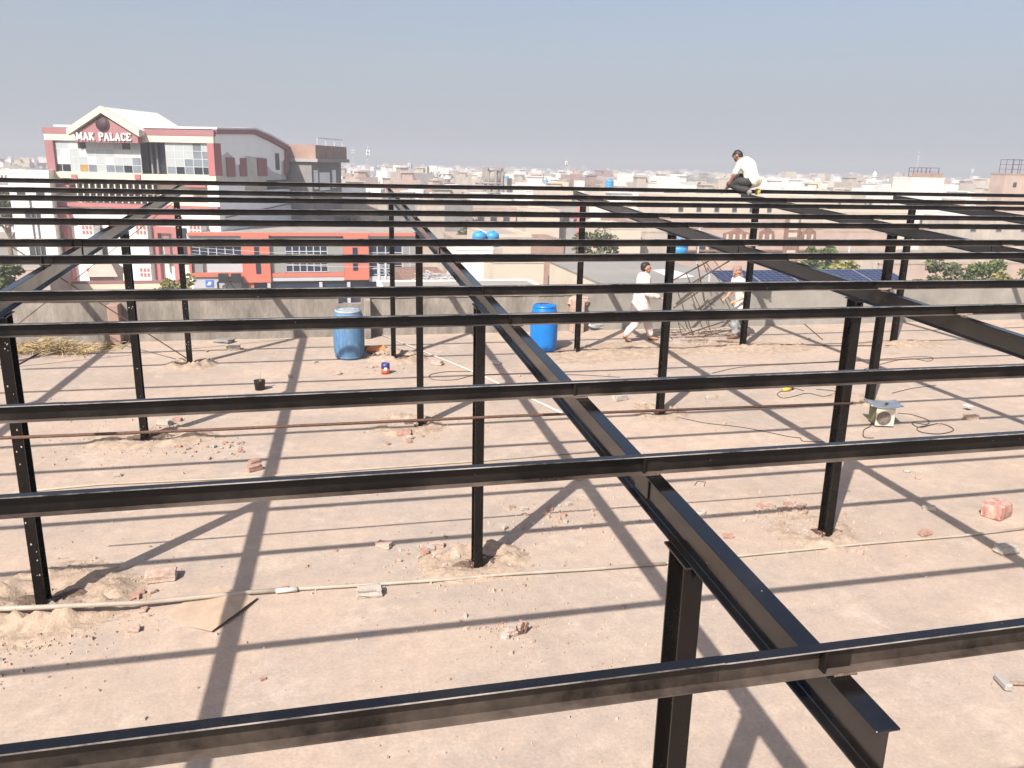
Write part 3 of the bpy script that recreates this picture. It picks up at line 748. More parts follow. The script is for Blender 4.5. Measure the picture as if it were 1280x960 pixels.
# ================================================================== leaning lattice
la = empty('iron_lattice', gp(880, 418), 'tangle of rusty angle iron lattice leaning on the wall beside the third man', 'metal lattice')
b = MB(); LO = la.location
def lb(x0, y0, Y0, x1, y1, Y1, w=.03):
    p_, q = wp(x0, y0, Y0)-LO, wp(x1, y1, Y1)-LO
    if q.z < .012: q.z = .012
    if p_.z < .012: p_.z = .012
    b.bar(p_, q, w, w*.6)
for s in [(838, 352, 16.9, 892, 323, 17.1), (858, 358, 16.7, 912, 326, 16.9), (866, 390, 16.6, 915, 358, 16.8), (852, 424, 16.5, 905, 402, 16.7), (842, 385, 16.7, 885, 357, 16.9),
          (846, 362, 16.85, 866, 420, 16.5), (860, 352, 16.9, 890, 418, 16.5), (872, 330, 17.0, 880, 376, 16.8), (880, 376, 16.8, 894, 382, 16.75), (878, 322, 17.0, 900, 352, 16.9), (890, 322, 17.0, 912, 352, 16.85), (842, 396, 16.6, 858, 414, 16.5), (905, 372, 16.8, 918, 396, 16.6), (880, 424, 16.4, 918, 412, 16.6), (855, 366, 16.8, 880, 346, 16.9)]:
    lb(*s, w=.034 if s[3]-s[0] > 40 else .026)
for s in [(878, 326, 17.05, 884, 341, 16.9), (858, 342, 16.95, 864, 356, 16.8), (886, 378, 16.7, 892, 392, 16.6), (848, 404, 16.6, 852, 424, 16.5)]:
    lb(*s, w=.02)
b.build('angle_bars', M['lattice_iron'], la)
b = MB(); rr = random.Random(9)
for _ in range(60):
    p_ = gp(rr.uniform(840, 925), rr.uniform(414, 430)); p_.z = .02+.05*rr.random(); a = rr.random()*3.1; l = rr.uniform(.15, .5)
    p_.y = min(p_.y, 17.0)
    b.bar(p_, p_+Vector((math.cos(a)*l, math.sin(a)*l*.5, .04*rr.random()-.02)), .012, .008)
tag(b.build('rod_offcuts', M['lattice_iron']), 'scatter of rusty rod offcuts on the sand below the lattice', 'scrap', kind='stuff')

# ================================================================== people
def remeshed(name, chains, m, parent, voxel, smooth_it=4, disp=0.0, dscale=7.0, ellip=None):
    """chains: list of (points, radii); unions them into one continuous skin"""
    bm = bmesh.new()
    for pts, rs in chains:
        pts = [Vector(p) for p in pts]
        if not isinstance(rs, (list, tuple)): rs = [rs]*len(pts)
        for i, p in enumerate(pts):
            bmesh.ops.create_icosphere(bm, subdivisions=2, radius=rs[i], matrix=Matrix.Translation(p))
        for i in range(len(pts)-1):
            a, c = pts[i], pts[i+1]; d = c-a
            if d.length < 1e-5: continue
            q = d.to_track_quat('Z', 'Y').to_matrix().to_4x4()
            bmesh.ops.create_cone(bm, cap_ends=True, segments=14, radius1=rs[i], radius2=rs[i+1], depth=d.length, matrix=Matrix.Translation((a+c)/2) @ q)
    me = bpy.data.meshes.new(name); bm.to_mesh(me); bm.free()
    o = bpy.data.objects.new('tmp_'+name, me); col.objects.link(o)
    r = o.modifiers.new('r', 'REMESH'); r.mode = 'VOXEL'; r.voxel_size = voxel
    s = o.modifiers.new('s', 'SMOOTH'); s.iterations = smooth_it; s.factor = .5
    dg = bpy.context.evaluated_depsgraph_get(); dg.update()
    me2 = bpy.data.meshes.new_from_object(o.evaluated_get(dg)); me2.name = name
    bpy.data.objects.remove(o)
    if disp:
        for v in me2.vertices:
            n = v.normal; v.co += n*disp*(mnoise.noise(v.co*dscale) + .6*mnoise.noise(Vector((v.co.x*dscale*2.2, v.co.y*dscale*2.2, v.co.z*dscale*1.1))))
    me2.materials.clear(); me2.materials.append(m)
    me2.polygons.foreach_set('use_smooth', [True]*len(me2.polygons)); me2.update()
    o2 = bpy.data.objects.new(name, me2); col.objects.link(o2); o2.parent = parent
    return o2
def hand_chains(wrist, dirv, up, side, curl=.6, size=1.0):
    """palm, four unequal bent fingers and a thumb leaving the side of the palm; up = back of the hand"""
    d = Vector(dirv).normalized(); u = Vector(up); u = (u - d*u.dot(d)).normalized(); s = d.cross(u)*side
    w = Vector(wrist); out = []
    for k in (-1.5, -.5, .5, 1.5):
        out.append(([w + s*k*.010*size, w + d*.085*size + s*k*.021*size], [.014*size, .0125*size]))
    for k, L_ in ((-1.5, .062), (-.5, .076), (.5, .080), (1.5, .072)):
        p = w + d*.085*size + s*k*.021*size
        d1 = (d - u*curl*.5).normalized(); d2 = (d - u*curl*1.3).normalized(); d3 = (d*.5 - u*curl*1.6).normalized()
        q1 = p + d1*L_*.45*size; q2 = q1 + d2*L_*.32*size; q3 = q2 + d3*L_*.25*size
        out.append(([p, q1, q2, q3], [.0105*size, .0095*size, .0088*size, .0078*size]))
    t0 = w + d*.025*size + s*.028*size; t1 = t0 + (d*.6 + s*.75 - u*.2).normalized()*.038*size; t2 = t1 + (d*.95 + s*.15 - u*.5).normalized()*.03*size
    out.append(([t0, t1, t2], [.0135*size, .011*size, .009*size]))
    return out
def head_chains(c, f, up, r=.088):
    c = Vector(c); f = Vector(f).normalized(); up = Vector(up); up = (up-f*up.dot(f)).normalized(); s = f.cross(up)
    ch = [([c - f*.02 + up*.028, c + f*.022 + up*.022], [r, r*.92]), ([c + f*.02 - up*.045, c + f*.052 - up*.075], [r*.72, r*.42]),
          ([c + f*.082 + up*.012, c + f*.104 - up*.018], [.012, .0165]),
          ([c + f*.075 - up*.052 + s*.018, c + f*.075 - up*.052 - s*.018], .013),
          ([c + f*.078 + up*.03 + s*.034, c + f*.078 + up*.03 - s*.034], .012)]
    for k in (-1, 1):
        ch.append(([c + s*k*r*.97 - f*.008 + up*.012, c + s*k*r*1.02 - f*.012 - up*.022], [.016, .011]))
    return ch
def hair_chains(c, f, up, r=.088):
    c = Vector(c); f = Vector(f).normalized(); up = Vector(up); up = (up-f*up.dot(f)).normalized(); s = f.cross(up)
    return [([c - f*.030 + up*.048, c + f*.018 + up*.062], [r*1.02, r*.80]), ([c - f*.045 + up*.015, c - f*.040 - up*.02], [r*.90, r*.72]),
            ([c + f*.05 + up*.075 + s*.03, c + f*.05 + up*.075 - s*.03], .03)]
def eyes(c, f, up, parent):
    c = Vector(c); f = Vector(f).normalized(); up = Vector(up); up = (up-f*up.dot(f)).normalized(); s = f.cross(up)
    for k in (-1, 1):
        b = MB(); p = c + f*.081 + up*.012 + s*k*.033
        b.lathe([(.003, -.009), (.010, -.004), (.010, .004), (.003, .009)], p, 10); b.build('eye', M['hair'], parent)

# --- man kneeling on the frame
pe = empty('person', (8.64, 15.50, 3.112), 'person in a cream shirt and black trousers kneeling on top of the steel frame', 'person')
hd = math.atan2(.82, -.57)
def L3(f, l, u): return Vector((math.cos(hd)*f - math.sin(hd)*l, math.sin(hd)*f + math.cos(hd)*l, u))
def LL(*pts): return [L3(*p) for p in pts]
hips = [LL((0, .10, .26), (.0, -.10, .26)), .105]
lw, rw = (.50, .13, .11), (.52, -.03, .13)
tors = [(LL((0, 0, .27), (.05, 0, .42), (.13, 0, .57), (.19, 0, .63)), [.125, .125, .14, .10]), (LL((0, .05, .27), (.07, .07, .47), (.18, .11, .60), (.21, .16, .61)), [.10, .10, .095, .065]), (LL((0, -.05, .27), (.07, -.07, .47), (.18, -.11, .60), (.21, -.16, .61)), [.10, .10, .095, .065])]
arms = [(LL((.21, .19, .60), (.29, .235, .37)), [.052, .042]), (LL((.29, .235, .37), (.40, .19, .22), lw), [.042, .037, .026]), (LL((.21, -.19, .60), (.32, -.22, .38)), [.052, .042]), (LL((.32, -.22, .38), (.42, -.12, .24), rw), [.042, .037, .026])]
legs = [(LL((0, .10, .25), (.22, .13, .25), (.42, .14, .20)), [.092, .082, .062]), (LL((.42, .14, .20), (.22, .14, .13), (.02, .13, .09)), [.058, .056, .040]), (LL((0, -.10, .25), (.20, -.14, .30), (.38, -.15, .34)), [.092, .08, .062]), (LL((.38, -.15, .34), (.30, -.15, .18), (.20, -.14, .07)), [.058, .054, .04])]
feet = [(LL((.02, .13, .08), (-.03, .13, .05), (-.01, .13, .015)), [.038, .036, .022]), (LL((.18, -.14, .05), (.27, -.145, .035), (.34, -.15, .025)), [.038, .032, .022])]
hc = L3(.365, 0, .745); hf = L3(.62, .04, -.76) ; hu = L3(.76, 0, .62)
bch = [(hips[0], hips[1])] + tors + arms + legs + feet + [(LL((.23, 0, .63), (.31, 0, .70)), [.058, .054])] + head_chains(hc, hf, hu, .083)
bch += hand_chains(L3(*lw), L3(.72, -.06, -.45), L3(.5, 0, .75), 1, .5) + hand_chains(L3(*rw), L3(.75, .05, -.4), L3(.5, 0, .75), -1, .5)
body = remeshed('body', bch, M['skin'], pe, .0075)
remeshed('hair', hair_chains(hc, hf, hu, .084), M['hair'], pe, .011, 2, .006, 60)
eyes(hc, hf, hu, pe)
g = lambda ch, a: [(p, [x+a for x in (r if isinstance(r, (list, tuple)) else [r]*len(p))]) for p, r in ch]
sh = g(tors, .020) + [(LL((.21, .19, .60), (.265, .225, .44)), [.074, .066]), (LL((.21, -.19, .60), (.28, -.215, .46)), [.074, .066])] + [(LL((-.03, .08, .27), (-.03, -.08, .27)), .125), (LL((-.10, .02, .24), (-.10, -.05, .23)), .04)]
remeshed('shirt', sh, M['shirt'], pe, .012, 3, .014, 8)
remeshed('trousers', g(legs, .014) + [(hips[0], .118)], M['trouser'], pe, .012, 3, .010, 9)
for ch in feet: remeshed('shoe', [(ch[0], [r+.012 for r in ch[1]])], M['sole'], pe, .009, 2)
e = empty('yellow_tool', (8.79, 15.52, 3.114), 'yellow handheld tool resting on the rafter behind the kneeling man', 'tool')
b = MB(); b.tube([(-.035, 0, .06), (.035, 0, .06)], .06, 16); b.build('case', M['yellow'], e)
b = MB(); b.box((-.03, -.09, .0), (.03, -.055, .02)); b.build('hook', M['galv'], e)

# --- walking man
pw = empty('person', (6.62, 16.05, .0), 'person in a pale pink kurta and loose trousers striding right beside the wall', 'person')
V = lambda *a: [Vector(p) for p in a]
fh, bh = Vector((.33, .07, .10)), Vector((-.36, -.05, .13))
tors = [(V((.0, 0, .92), (.02, 0, 1.12), (.03, 0, 1.30), (.03, 0, 1.38)), [.115, .115, .125, .09]), (V((0, .06, .92), (.02, .08, 1.15), (.03, .12, 1.34), (.03, .16, 1.37)), [.10, .095, .085, .06]), (V((0, -.06, .92), (.02, -.08, 1.15), (.03, -.12, 1.34), (.03, -.16, 1.37)), [.10, .095, .085, .06])]
legs = [(V((0, .09, .90), (.17, .09, .52), (.30, .08, .10)), [.088, .062, .042]), (V((0, -.09, .90), (-.06, -.09, .50), (-.33, -.07, .16)), [.088, .062, .042])]
feet = [(V((.28, .08, .06), (.38, .08, .035), (.47, .08, .025)), [.042, .034, .022]), (V((-.35, -.07, .14), (-.29, -.07, .06), (-.22, -.07, .025)), [.042, .034, .022])]
wr_, wl_ = Vector((.36, -.20, .96)), Vector((.20, .24, .84))
arms = [(V((.03, -.19, 1.35), (.02, -.25, 1.07)), [.05, .042]), ([Vector((.02, -.25, 1.07)), Vector((.20, -.23, 1.0)), wr_], [.042, .036, .026]), (V((.03, .19, 1.35), (.06, .26, 1.07)), [.05, .042]), ([Vector((.06, .26, 1.07)), wl_], [.04, .026])]
hc = Vector((.065, 0, 1.565)); hf = Vector((1, -.12, .12)); hu = Vector((-.12, 0, 1))
bch = tors + legs + feet + arms + [(V((.03, 0, 1.38), (.045, 0, 1.48)), [.06, .055])] + head_chains(hc, hf, hu, .085)
bch += hand_chains(wr_, (.9, .02, -.1), (0, -.3, 1), 1, .7) + hand_chains(wl_, (.4, 0, -.8), (.3, 1, .2), 1, .5)
remeshed('body', bch, M['skin_light'], pw, .0075)
remeshed('hair', hair_chains(hc, hf, hu, .086), M['hair'], pw, .011, 2, .006, 60)
eyes(hc, hf, hu, pw)
sk = [(V((-.02, .05, .95), (-.06, .08, .72), (-.09, .09, .52)), [.14, .135, .12]), (V((.0, -.05, .95), (.04, -.07, .72), (.07, -.08, .54)), [.14, .135, .115]), (V((0, 0, .95), (.0, 0, .7), (-.02, 0, .54)), [.14, .145, .13])]
remeshed('kurta', g(tors, .024) + sk + [(V((.03, -.19, 1.35), (.02, -.25, 1.07), (.17, -.235, 1.01), (.28, -.22, .985)), [.072, .066, .060, .056]), (V((.03, .19, 1.35), (.06, .26, 1.07), (.14, .25, .94)), [.072, .064, .055])], M['kurta'], pw, .013, 3, .018, 7)
remeshed('trousers', [(V((0, .09, .85), (.16, .09, .52), (.285, .08, .15)), [.10, .095, .075]), (V((0, -.09, .85), (-.06, -.09, .50), (-.31, -.07, .20)), [.10, .095, .075])], M['kurta'], pw, .013, 3, .016, 8)
for ch in feet: remeshed('sandal', [([p - Vector((0, 0, .012)) for p in ch[0]], [r*.8+.008 for r in ch[1]])], M['leather'], pw, .009, 2)

# --- man stooping behind the column
pt = empty('person', (8.88, 16.1, 0), 'person with a chequered headscarf and pale clothes stooping behind a far column', 'person')
tors = [(V((.10, 0, .86), (.08, 0, 1.05), (.02, 0, 1.22), (.0, 0, 1.29)), [.115, .115, .125, .09]), (V((.10, -.06, .86), (.08, -.08, 1.05), (.02, -.12, 1.24), (.0, -.16, 1.27)), [.10, .095, .085, .06]), (V((.10, .06, .86), (.08, .08, 1.05), (.02, .12, 1.24), (.0, .16, 1.27)), [.10, .095, .085, .06])]
legs = [(V((.10, -.09, .84), (-.10, -.10, .50), (-.02, -.09, .10)), [.088, .062, .042]), (V((.12, .09, .84), (.20, .10, .48), (.32, .09, .10)), [.088, .062, .042])]
feet = [(V((-.0, -.09, .06), (-.10, -.09, .035), (-.19, -.09, .025)), [.042, .034, .022]), (V((.33, .09, .06), (.24, .09, .035), (.16, .09, .025)), [.042, .034, .022])]
w1, w2 = Vector((-.16, -.28, .88)), Vector((-.24, .02, .92))
arms = [(V((.0, -.19, 1.25), (.06, -.32, 1.0)), [.05, .042]), ([Vector((.06, -.32, 1.0)), w1], [.042, .027]), (V((.0, .19, 1.25), (-.06, .22, 1.0)), [.05, .042]), ([Vector((-.06, .22, 1.0)), w2], [.04, .026])]
hc = Vector((-.07, -.01, 1.46)); hf = Vector((-.85, -.1, -.42)); hu = Vector((-.4, 0, .9))
bch = tors + legs + feet + arms + [(V((0, 0, 1.29), (-.04, 0, 1.38)), [.06, .055])] + head_chains(hc, hf, hu, .085)
bch += hand_chains(w1, (-.9, .25, -.2), (0, -.3, 1), -1, .8) + hand_chains(w2, (-.8, -.3, -.2), (0, .3, 1), 1, .8)
remeshed('body', bch, M['skin_light'], pt, .0075)
remeshed('headscarf', hair_chains(hc, hf, hu, .094) + [([hc+Vector((.06, 0, -.02)), hc+Vector((.10, -.03, -.16))], [.07, .06])], M['scarf'], pt, .012, 2, .012, 25)
eyes(hc, hf, hu, pt)
sk = [(V((.10, -.05, .9), (.05, -.10, .70), (-.08, -.12, .56)), [.14, .13, .10]), (V((.12, .05, .9), (.16, .08, .68), (.20, .08, .52)), [.14, .135, .11]), (V((.1, 0, .9), (.08, 0, .55)), [.14, .12])]
remeshed('tunic', g(tors, .024) + sk + [(V((0, -.19, 1.25), (.06, -.32, 1.0), (.0, -.31, .96)), [.072, .064, .058]), (V((0, .19, 1.25), (-.06, .22, 1.0)), [.072, .062])], M['kurta'], pt, .013, 3, .018, 7)
remeshed('trousers', [(V((.10, -.09, .80), (-.10, -.10, .50), (-.03, -.09, .16)), [.10, .095, .07]), (V((.12, .09, .80), (.20, .10, .48), (.31, .09, .15)), [.10, .09, .07])], M['drum_pale'], pt, .013, 3, .016, 8)
for ch in feet: remeshed('shoe', [(ch[0], [r+.010 for r in ch[1]])], M['leather'], pt, .009, 2)

# ================================================================== solar panels and the roofs next door
def solar_table(px0, px1, pyt, Y, n, rows, tilt, label, zbase, L_=1.95):
    a, c = wp(px0, pyt, Y), wp(px1, pyt, Y); z = (a.z+c.z)/2
    w = (c.x-a.x)/n; e = empty('solar_panel_array', (a.x, Y, zbase), label, 'solar panels')
    ct, st_ = math.cos(tilt), math.sin(tilt)
    for j in range(rows):
        for i in range(n):
            o = Vector((i*w+.01, -j*(L_+.03)*ct, z-zbase-j*(L_+.03)*st_))
            fr = lambda u, v, d: o + Vector((u, -v*ct + d*st_*-1*0, -v*st_ + d))
            b = MB(); ww = w-.02
            b.prism([(.022, .022), (ww-.022, .022), (ww-.022, L_-.022), (.022, L_-.022)], fr, -.03, -.004)
            for q in range(1, 6): pass
            p_ = recalc(b.build('panel', M['pv'], e))
            f = MB()
            for poly in ([(0, 0), (ww, 0), (ww, .022), (0, .022)], [(0, L_-.022), (ww, L_-.022), (ww, L_), (0, L_)], [(0, .022), (.022, .022), (.022, L_-.022), (0, L_-.022)], [(ww-.022, .022), (ww, .022), (ww, L_-.022), (ww-.022, L_-.022)]): f.prism(poly, fr, -.035, .0)
            for q in range(1, 12):
                v = L_*q/12; f.prism([(.024, v-.004), (ww-.024, v-.004), (ww-.024, v+.004), (.024, v+.004)], fr, -.0042, -.002)
            for q in range(1, 6):
                u = ww*q/6; f.prism([(u-.003, .024), (u+.003, .024), (u+.003, L_-.024), (u-.003, L_-.024)], fr, -.0043, -.0025)
            recalc(f.build('panel_frame', M['alu'], p_))
    b = MB()
    for i in range(n+1):
        x = min(i*w, n*w-.03)+.0; tot = rows*(L_+.03)
        b.bar((x+.015, -.15*ct, 0), (x+.015, -.15*ct, z-zbase-.15*st_-.04), .05)
        b.bar((x+.015, -(tot-.2)*ct, 0), (x+.015, -(tot-.2)*ct, z-zbase-(tot-.2)*st_-.04), .05)
    b.build('stand', M['galv'], e)
nb = MB(); nb.box((9.4, 17.9, -12), (24, 27, -1.2)); tag(nb.build('low_annex', M['t_cream2']), 'low flat roofed annex beyond the wall carrying the solar panels', 'building')
solar_table(884, 1108, 337, 22.5, 5, 1, R(12), 'row of blue solar panels behind the wall, left of the right rafter', -1.2, 2.0)
solar_table(1118, 1236, 357, 21.2, 3, 1, R(10), 'lower row of blue solar panels just behind the wall at right', -1.2, 1.6)

# ---------------- generic buildings
def windows_on(e, wallobj, X0, X1, Y, zs, n, w, h, m='t_win', frame_m=None, proud=.05, arch=False):
    for z in zs:
        for i in range(n):
            x = X0 + (X1-X0)*(i+.5)/n
            b = MB(); b.box((x-w/2-.08, -.06, z-.08), (x+w/2+.08, .1, z)); b.box((x-w/2-.08, -.06, z+h), (x+w/2+.08, .1, z+h+.08))
            b.box((x-w/2-.08, -.06, z), (x-w/2, .1, z+h)); b.box((x+w/2, -.06, z), (x+w/2+.08, .1, z+h))
            o = b.build('window', M[frame_m or 't_dgrey'], e)
            g_ = MB(); g_.box((x-w/2+.005, -.02, z+.005), (x+w/2-.005, .1, z+h-.005))
            g_.build('pane', M[m], o)
def tank_on(loc, label, s=1.0, m='tank'):
    e = empty('water_tank', loc, label, 'water tank')
    b = MB(); b.lathe([(.55*s, .0), (.60*s, .06*s), (.60*s, .35*s), (.57*s, .38*s), (.60*s, .41*s), (.60*s, .75*s), (.57*s, .78*s), (.60*s, .81*s), (.60*s, 1.1*s), (.40*s, 1.28*s), (.22*s, 1.32*s)], n=20); b.build('tank_body', M[m], e)
    b = MB(); b.lathe([(.23*s, 1.30*s), (.23*s, 1.38*s), (.1*s, 1.42*s)], n=14); b.build('lid', M[m], e)
    return e
def blk(name, px0, px1, pyt, Y, dep, m, label, cat='house', roof='t_roof', par=.5, win=None, group=None, rz=0.0, base=-12.0, side=None, mumty=None, door=False):
    a, c = wp(px0, pyt, Y), wp(px1, pyt, Y); w = c.x-a.x; zt = (zat(a.x, Y, pyt)+zat(c.x, Y, pyt))/2; h = zt-base
    e = empty(name, (a.x, Y, base), label, cat, group, rz)
    b = MB(); b.box((0, 0, -.3), (w, dep, h-par)); wl = b.build('wall', M[m], e)
    b = MB(); t = .22
    b.box((-.04, -.04, h-par), (w+.04, t, h)); b.box((-.04, dep-t, h-par), (w+.04, dep+.04, h)); b.box((-.04, t, h-par), (t, dep-t, h)); b.box((w-t, t, h-par), (w+.04, dep-t, h))
    b.build('parapet', M[side or m], e)
    b = MB(); b.box((t+.01, t+.01, h-par+.004), (w-t-.01, dep-t-.01, h-par+.02)); b.build('roof', M[roof], e)
    if win: windows_on(e, wl, .4, w-.4, 0, [z for z in win[0] if z < h-1.6], win[1], win[2], win[3], win[4] if len(win) > 4 else 't_win', win[5] if len(win) > 5 else None)
    if mumty:
        x0, x1, hh, mm = mumty; b = MB(); b.box((w*x0, dep*.45, h-par+.021), (w*x1, dep*.85, h-par+hh)); b.box((w*x0-.25, dep*.45-.25, h-par+hh), (w*x1+.25, dep*.85+.25, h-par+hh+.16)); b.build('stair_head', M[mm], e)
    return e, a, w, h
# neighbour with the big grey roof
p0, p1 = gp(800, 372, -3), gp(684, 326, -3)
xw = (p0.x+p1.x)/2
e = empty('flat_roof_building', (xw, 36, -12), 'cream walled neighbour building with a wide bare grey flat roof', 'building')
rw_ = gp(902, 345, -3).x-xw
b = MB(); b.box((0, 0, -.3), (rw_, p1.y-36, 8.9)); b.build('wall', M['t_cream'], e)
b = MB(); b.box((-.05, -.05, 8.9), (rw_+.05, p1.y-36+.05, 9.0)); b.build('roof', M['t_roofgrey'], e)
b = MB()
for k in range(5): b.box((-.35, 4+k*3.6, 6.0), (-.001, 4.9+k*3.6, 6.12))
b.build('ledge', M['t_grey'], e)
for k in range(5):
    b = MB(); b.box((-.03, 4.1+k*3.6, 4.9), (.05, 4.8+k*3.6, 5.9)); b.build('window', M['t_win'], e)
b = MB(); q = [gp(816, 338, -2.98), gp(838, 337, -2.98), gp(868, 346, -2.98), gp(842, 349, -2.98)]
b.prism([(v.x, v.y) for v in q], lambda u, v, d: Vector((u, v, d)), -2.985, -2.95); tag(recalc(b.build('white_sheet', M['sheet'])), 'white sheet lying on the bare grey roof behind the walking man', 'sheet')
tp = gp(848, 322, -3.0); tank_on((tp.x, tp.y, -3.0), 'tall bright blue water tank at the far edge of the bare grey roof', 1.05)
# white cluster left of it
blk('white_house', 571, 616, 308, 64, 5, 't_white', 'white house with a small porch below two blue tanks', win=([2.2, 5.2], 2, .9, 1.0), par=.3)
e_, a_, w_, h_ = blk('cream_house', 613, 664, 293, 74, 12, 't_cream', 'plain cream block between the white house and the big grey roof', par=.3, side='t_cream')
blk('lean_to_shed', 617, 680, 328, 60, 5, 't_cream', 'low cream lean-to with a grey roof below the plain cream block', 'shed', par=.06, roof='t_dgrey', win=([1.0], 1, .9, 1.0))
t1 = wp(599, 298, 70); tank_on((t1.x, 70, t1.z-.75), 'blue water tank, left of the pair above the white house', 1.0)
t2 = wp(611, 298, 70.4); tank_on((t2.x+.3, 70.4, t2.z-.75), 'blue water tank, right of the pair above the white house', 1.0)
sb = MB(); sb.box((t1.x-2, 69.2, -12), (t2.x+1.0, 73.8, t1.z-.751)); tag(sb.build('beige_block', M['t_cream2']), 'beige block carrying the pair of blue tanks', 'house')
# junk yard, brown sheds
blk('brown_shed', 506, 566, 352, 62, 9, 't_brown', 'low brown shed beside the coral building', 'shed', par=.05, roof='t_brown')
j = MB(); rr = random.Random(21)
for _ in range(220):
    p_ = wp(rr.uniform(524, 572), rr.uniform(342, 364), 57+rr.random()*3); a = rr.random()*6.3
    d = Vector((math.cos(a), math.sin(a), (rr.random()-.5)*1.2))*rr.uniform(.3, 1.0); j.bar(p_, p_+d, .05, .04)
tag(j.build('scrap_heap', M['galv']), 'tangle of grey scrap metal piled beside the coral building', 'scrap', kind='stuff')
blk('pale_shed', 480, 690, 366, 50, 6, 't_white', 'long low whitewashed shed just beyond the wall', 'shed', par=.1, win=None)
# mid rows, left to right behind the coral building
blk('cream_warehouse', 416, 486, 252, 128, 16, 't_cream2', 'weathered cream warehouse wall behind the coral building', 'building', par=.4)
blk('grey_block', 487, 522, 250, 124, 14, 't_dgrey', 'dark grey block between two cream walls', 'building', par=.3)
blk('cream_warehouse', 521, 558, 253, 122, 12, 't_cream2', 'cream walled block left of the dark cement block', 'building', par=.4)
blk('grey_block', 557, 591, 251, 121, 12, 't_dgrey', 'dark cement block left of the pink brick row', 'building', par=.3)
blk('brick_row', 590, 660, 258, 132, 12, 't_pink', 'pinkish brick row house beyond the blue tanks', 'house', par=.4, win=([6.2], 4, 1.0, 1.1))
blk('cream_house', 658, 700, 262, 126, 11, 't_cream', 'square cream house left of the red pole', par=.4)
blk('grey_block', 698, 732, 256, 128, 11, 't_grey', 'light grey block beside the red pole', 'building', par=.3, win=([6.5], 2, 1.1, 1.2))
blk('brick_row', 640, 705, 300, 92, 8, 't_brick', 'low raw brick house with a cluttered roof', 'house', par=.5, win=([2.0], 3, .9, 1.1), roof='t_roof')
blk('brick_row', 566, 640, 296, 104, 8, 't_pink', 'low pinkish row behind the pair of blue tanks', 'house', par=.4)
blk('cream_house', 764, 802, 283, 82, 9, 't_cream', 'plain cream wall right of the dusty tree', par=.3)
blk('stone_house', 800, 836, 286, 84, 10, 't_cream2', 'small house with a row of arched openings', 'house', par=.4, win=([5.0], 4, .7, 1.3, 't_brown', 't_cream'))
e = empty('red_pole', (wp(722, 300, 118).x, 118, -12), 'red painted pole with a cross arm beyond the rear column', 'pole')
zt = zat(e.location.x, 118, 248); b = MB(); b.tube([(0, 0, 0), (0, 0, zt+12)], .28, 8); b.build('pole', M['redpaint'], e)
b = MB(); b.bar((-1.2, 0, zt+9.2), (1.8, 0, zt+9.2), .35); b.build('cross_arm', M['redpaint'], e)
# pink house with the carved balconies
e, a, w, h = blk('pink_house', 836, 1030, 280, 92, 14, 't_pink', 'long pink house with dark carved balconies and arched windows', 'house', par=.6)
for px0, px1, py0, py1 in ((903, 936, 300, 286), (948, 965, 300, 284), (1000, 1017, 300, 284)):
    x0, x1 = wp(px0, py0, 92).x-a.x, wp(px1, py0, 92).x-a.x; z0, z1 = zat(a.x+x0, 92, py0)+12, zat(a.x+x0, 92, py1)+12
    b = MB(); wd = x1-x0
    poly = [(x0, z0), (x1, z0), (x1, z1-.5), (x0+wd*.8, z1-.35), (x0+wd*.62, z1-.05), (x0+wd*.5, z1+.3), (x0+wd*.38, z1-.05), (x0+wd*.2, z1-.35), (x0, z1-.5)]
    b.prism(poly, lambda u, v, d: Vector((u, d, v)), -.35, -.01); o = recalc(b.build('balcony', M['t_brown'], e))
    n_ = max(2, int(wd/.75)); k_ = MB()
    for i in range(n_):
        x = x0+wd*(i+.5)/n_; k_.box((x-.14, -.37, z0+.02), (x+.14, -.351, z0+.72))
    k_.build('opening', M['t_cream'], o)
x0, x1 = wp(980, 290, 92).x-a.x, wp(997, 290, 92).x-a.x
b = MB(); zz = [zat(a.x+x0, 92, y)+12 for y in (326, 272)]
b.box((x0, -.5, zz[0]), (x1, .0, zz[1])); o = b.build('stair_bay', M['t_brown'], e); k_ = MB()
for y in (318, 306, 296, 287, 279):
    z = zat(a.x+x0, 92, y)+12; k_.box((x0+.35, -.52, z), (x1-.35, -.501, z+.55))
k_.build('opening', M['t_cream'], o)
b = MB()
for y in (281, 301, 313): 
    z = zat(a.x+w/2, 92, y)+12; b.box((-.1, -.22, z-.1), (x0-.02, -.002, z+.1)); b.box((x1+.02, -.22, z-.1), (w, -.002, z+.1))
b.build('string_course', M['t_brown'], e)
for px, w2 in ((850, 1.2), (872, 1.2), (888, .9), (1012, 1.0)):
    x = wp(px, 290, 92).x-a.x; z = zat(a.x+x, 92, 310)+12; b = MB(); b.box((x, -.03, z-1.4), (x+w2, .03, z+.2)); b.build('window', M['t_win'], e)
blk('rear_house', 838, 1040, 246, 138, 15, 't_cream', 'very long pale cream wall above the pink house', 'building', par=.5, win=([8.2], 9, .8, .9))
blk('cream_house', 1030, 1140, 262, 112, 14, 't_cream', 'pale cream building right of the pink house', 'building', par=.5)
blk('cream_house', 1140, 1215, 266, 116, 14, 't_white', 'whitish building behind the right hand columns', 'building', par=.5, win=([7.6], 3, .9, 1.1))
blk('wide_block', 1200, 1420, 272, 108, 14, 't_cream2', 'wide stained cream building at the right edge', 'building', par=.5, win=([7.2], 7, .9, 1.0))
blk('pink_block', 1020, 1112, 286, 96, 8, 't_pink', 'pinkish walled block right of the carved stair bay', 'building', par=.4)
blk('boundary_wall', 1020, 1460, 312, 76, .3, 't_cream2', 'long weathered boundary wall behind the bushes at right', 'wall', par=.1)
blk('boundary_wall', 1100, 1460, 328, 62, .3, 't_pink', 'low pinkish boundary wall behind the trees at right', 'wall', par=.1)
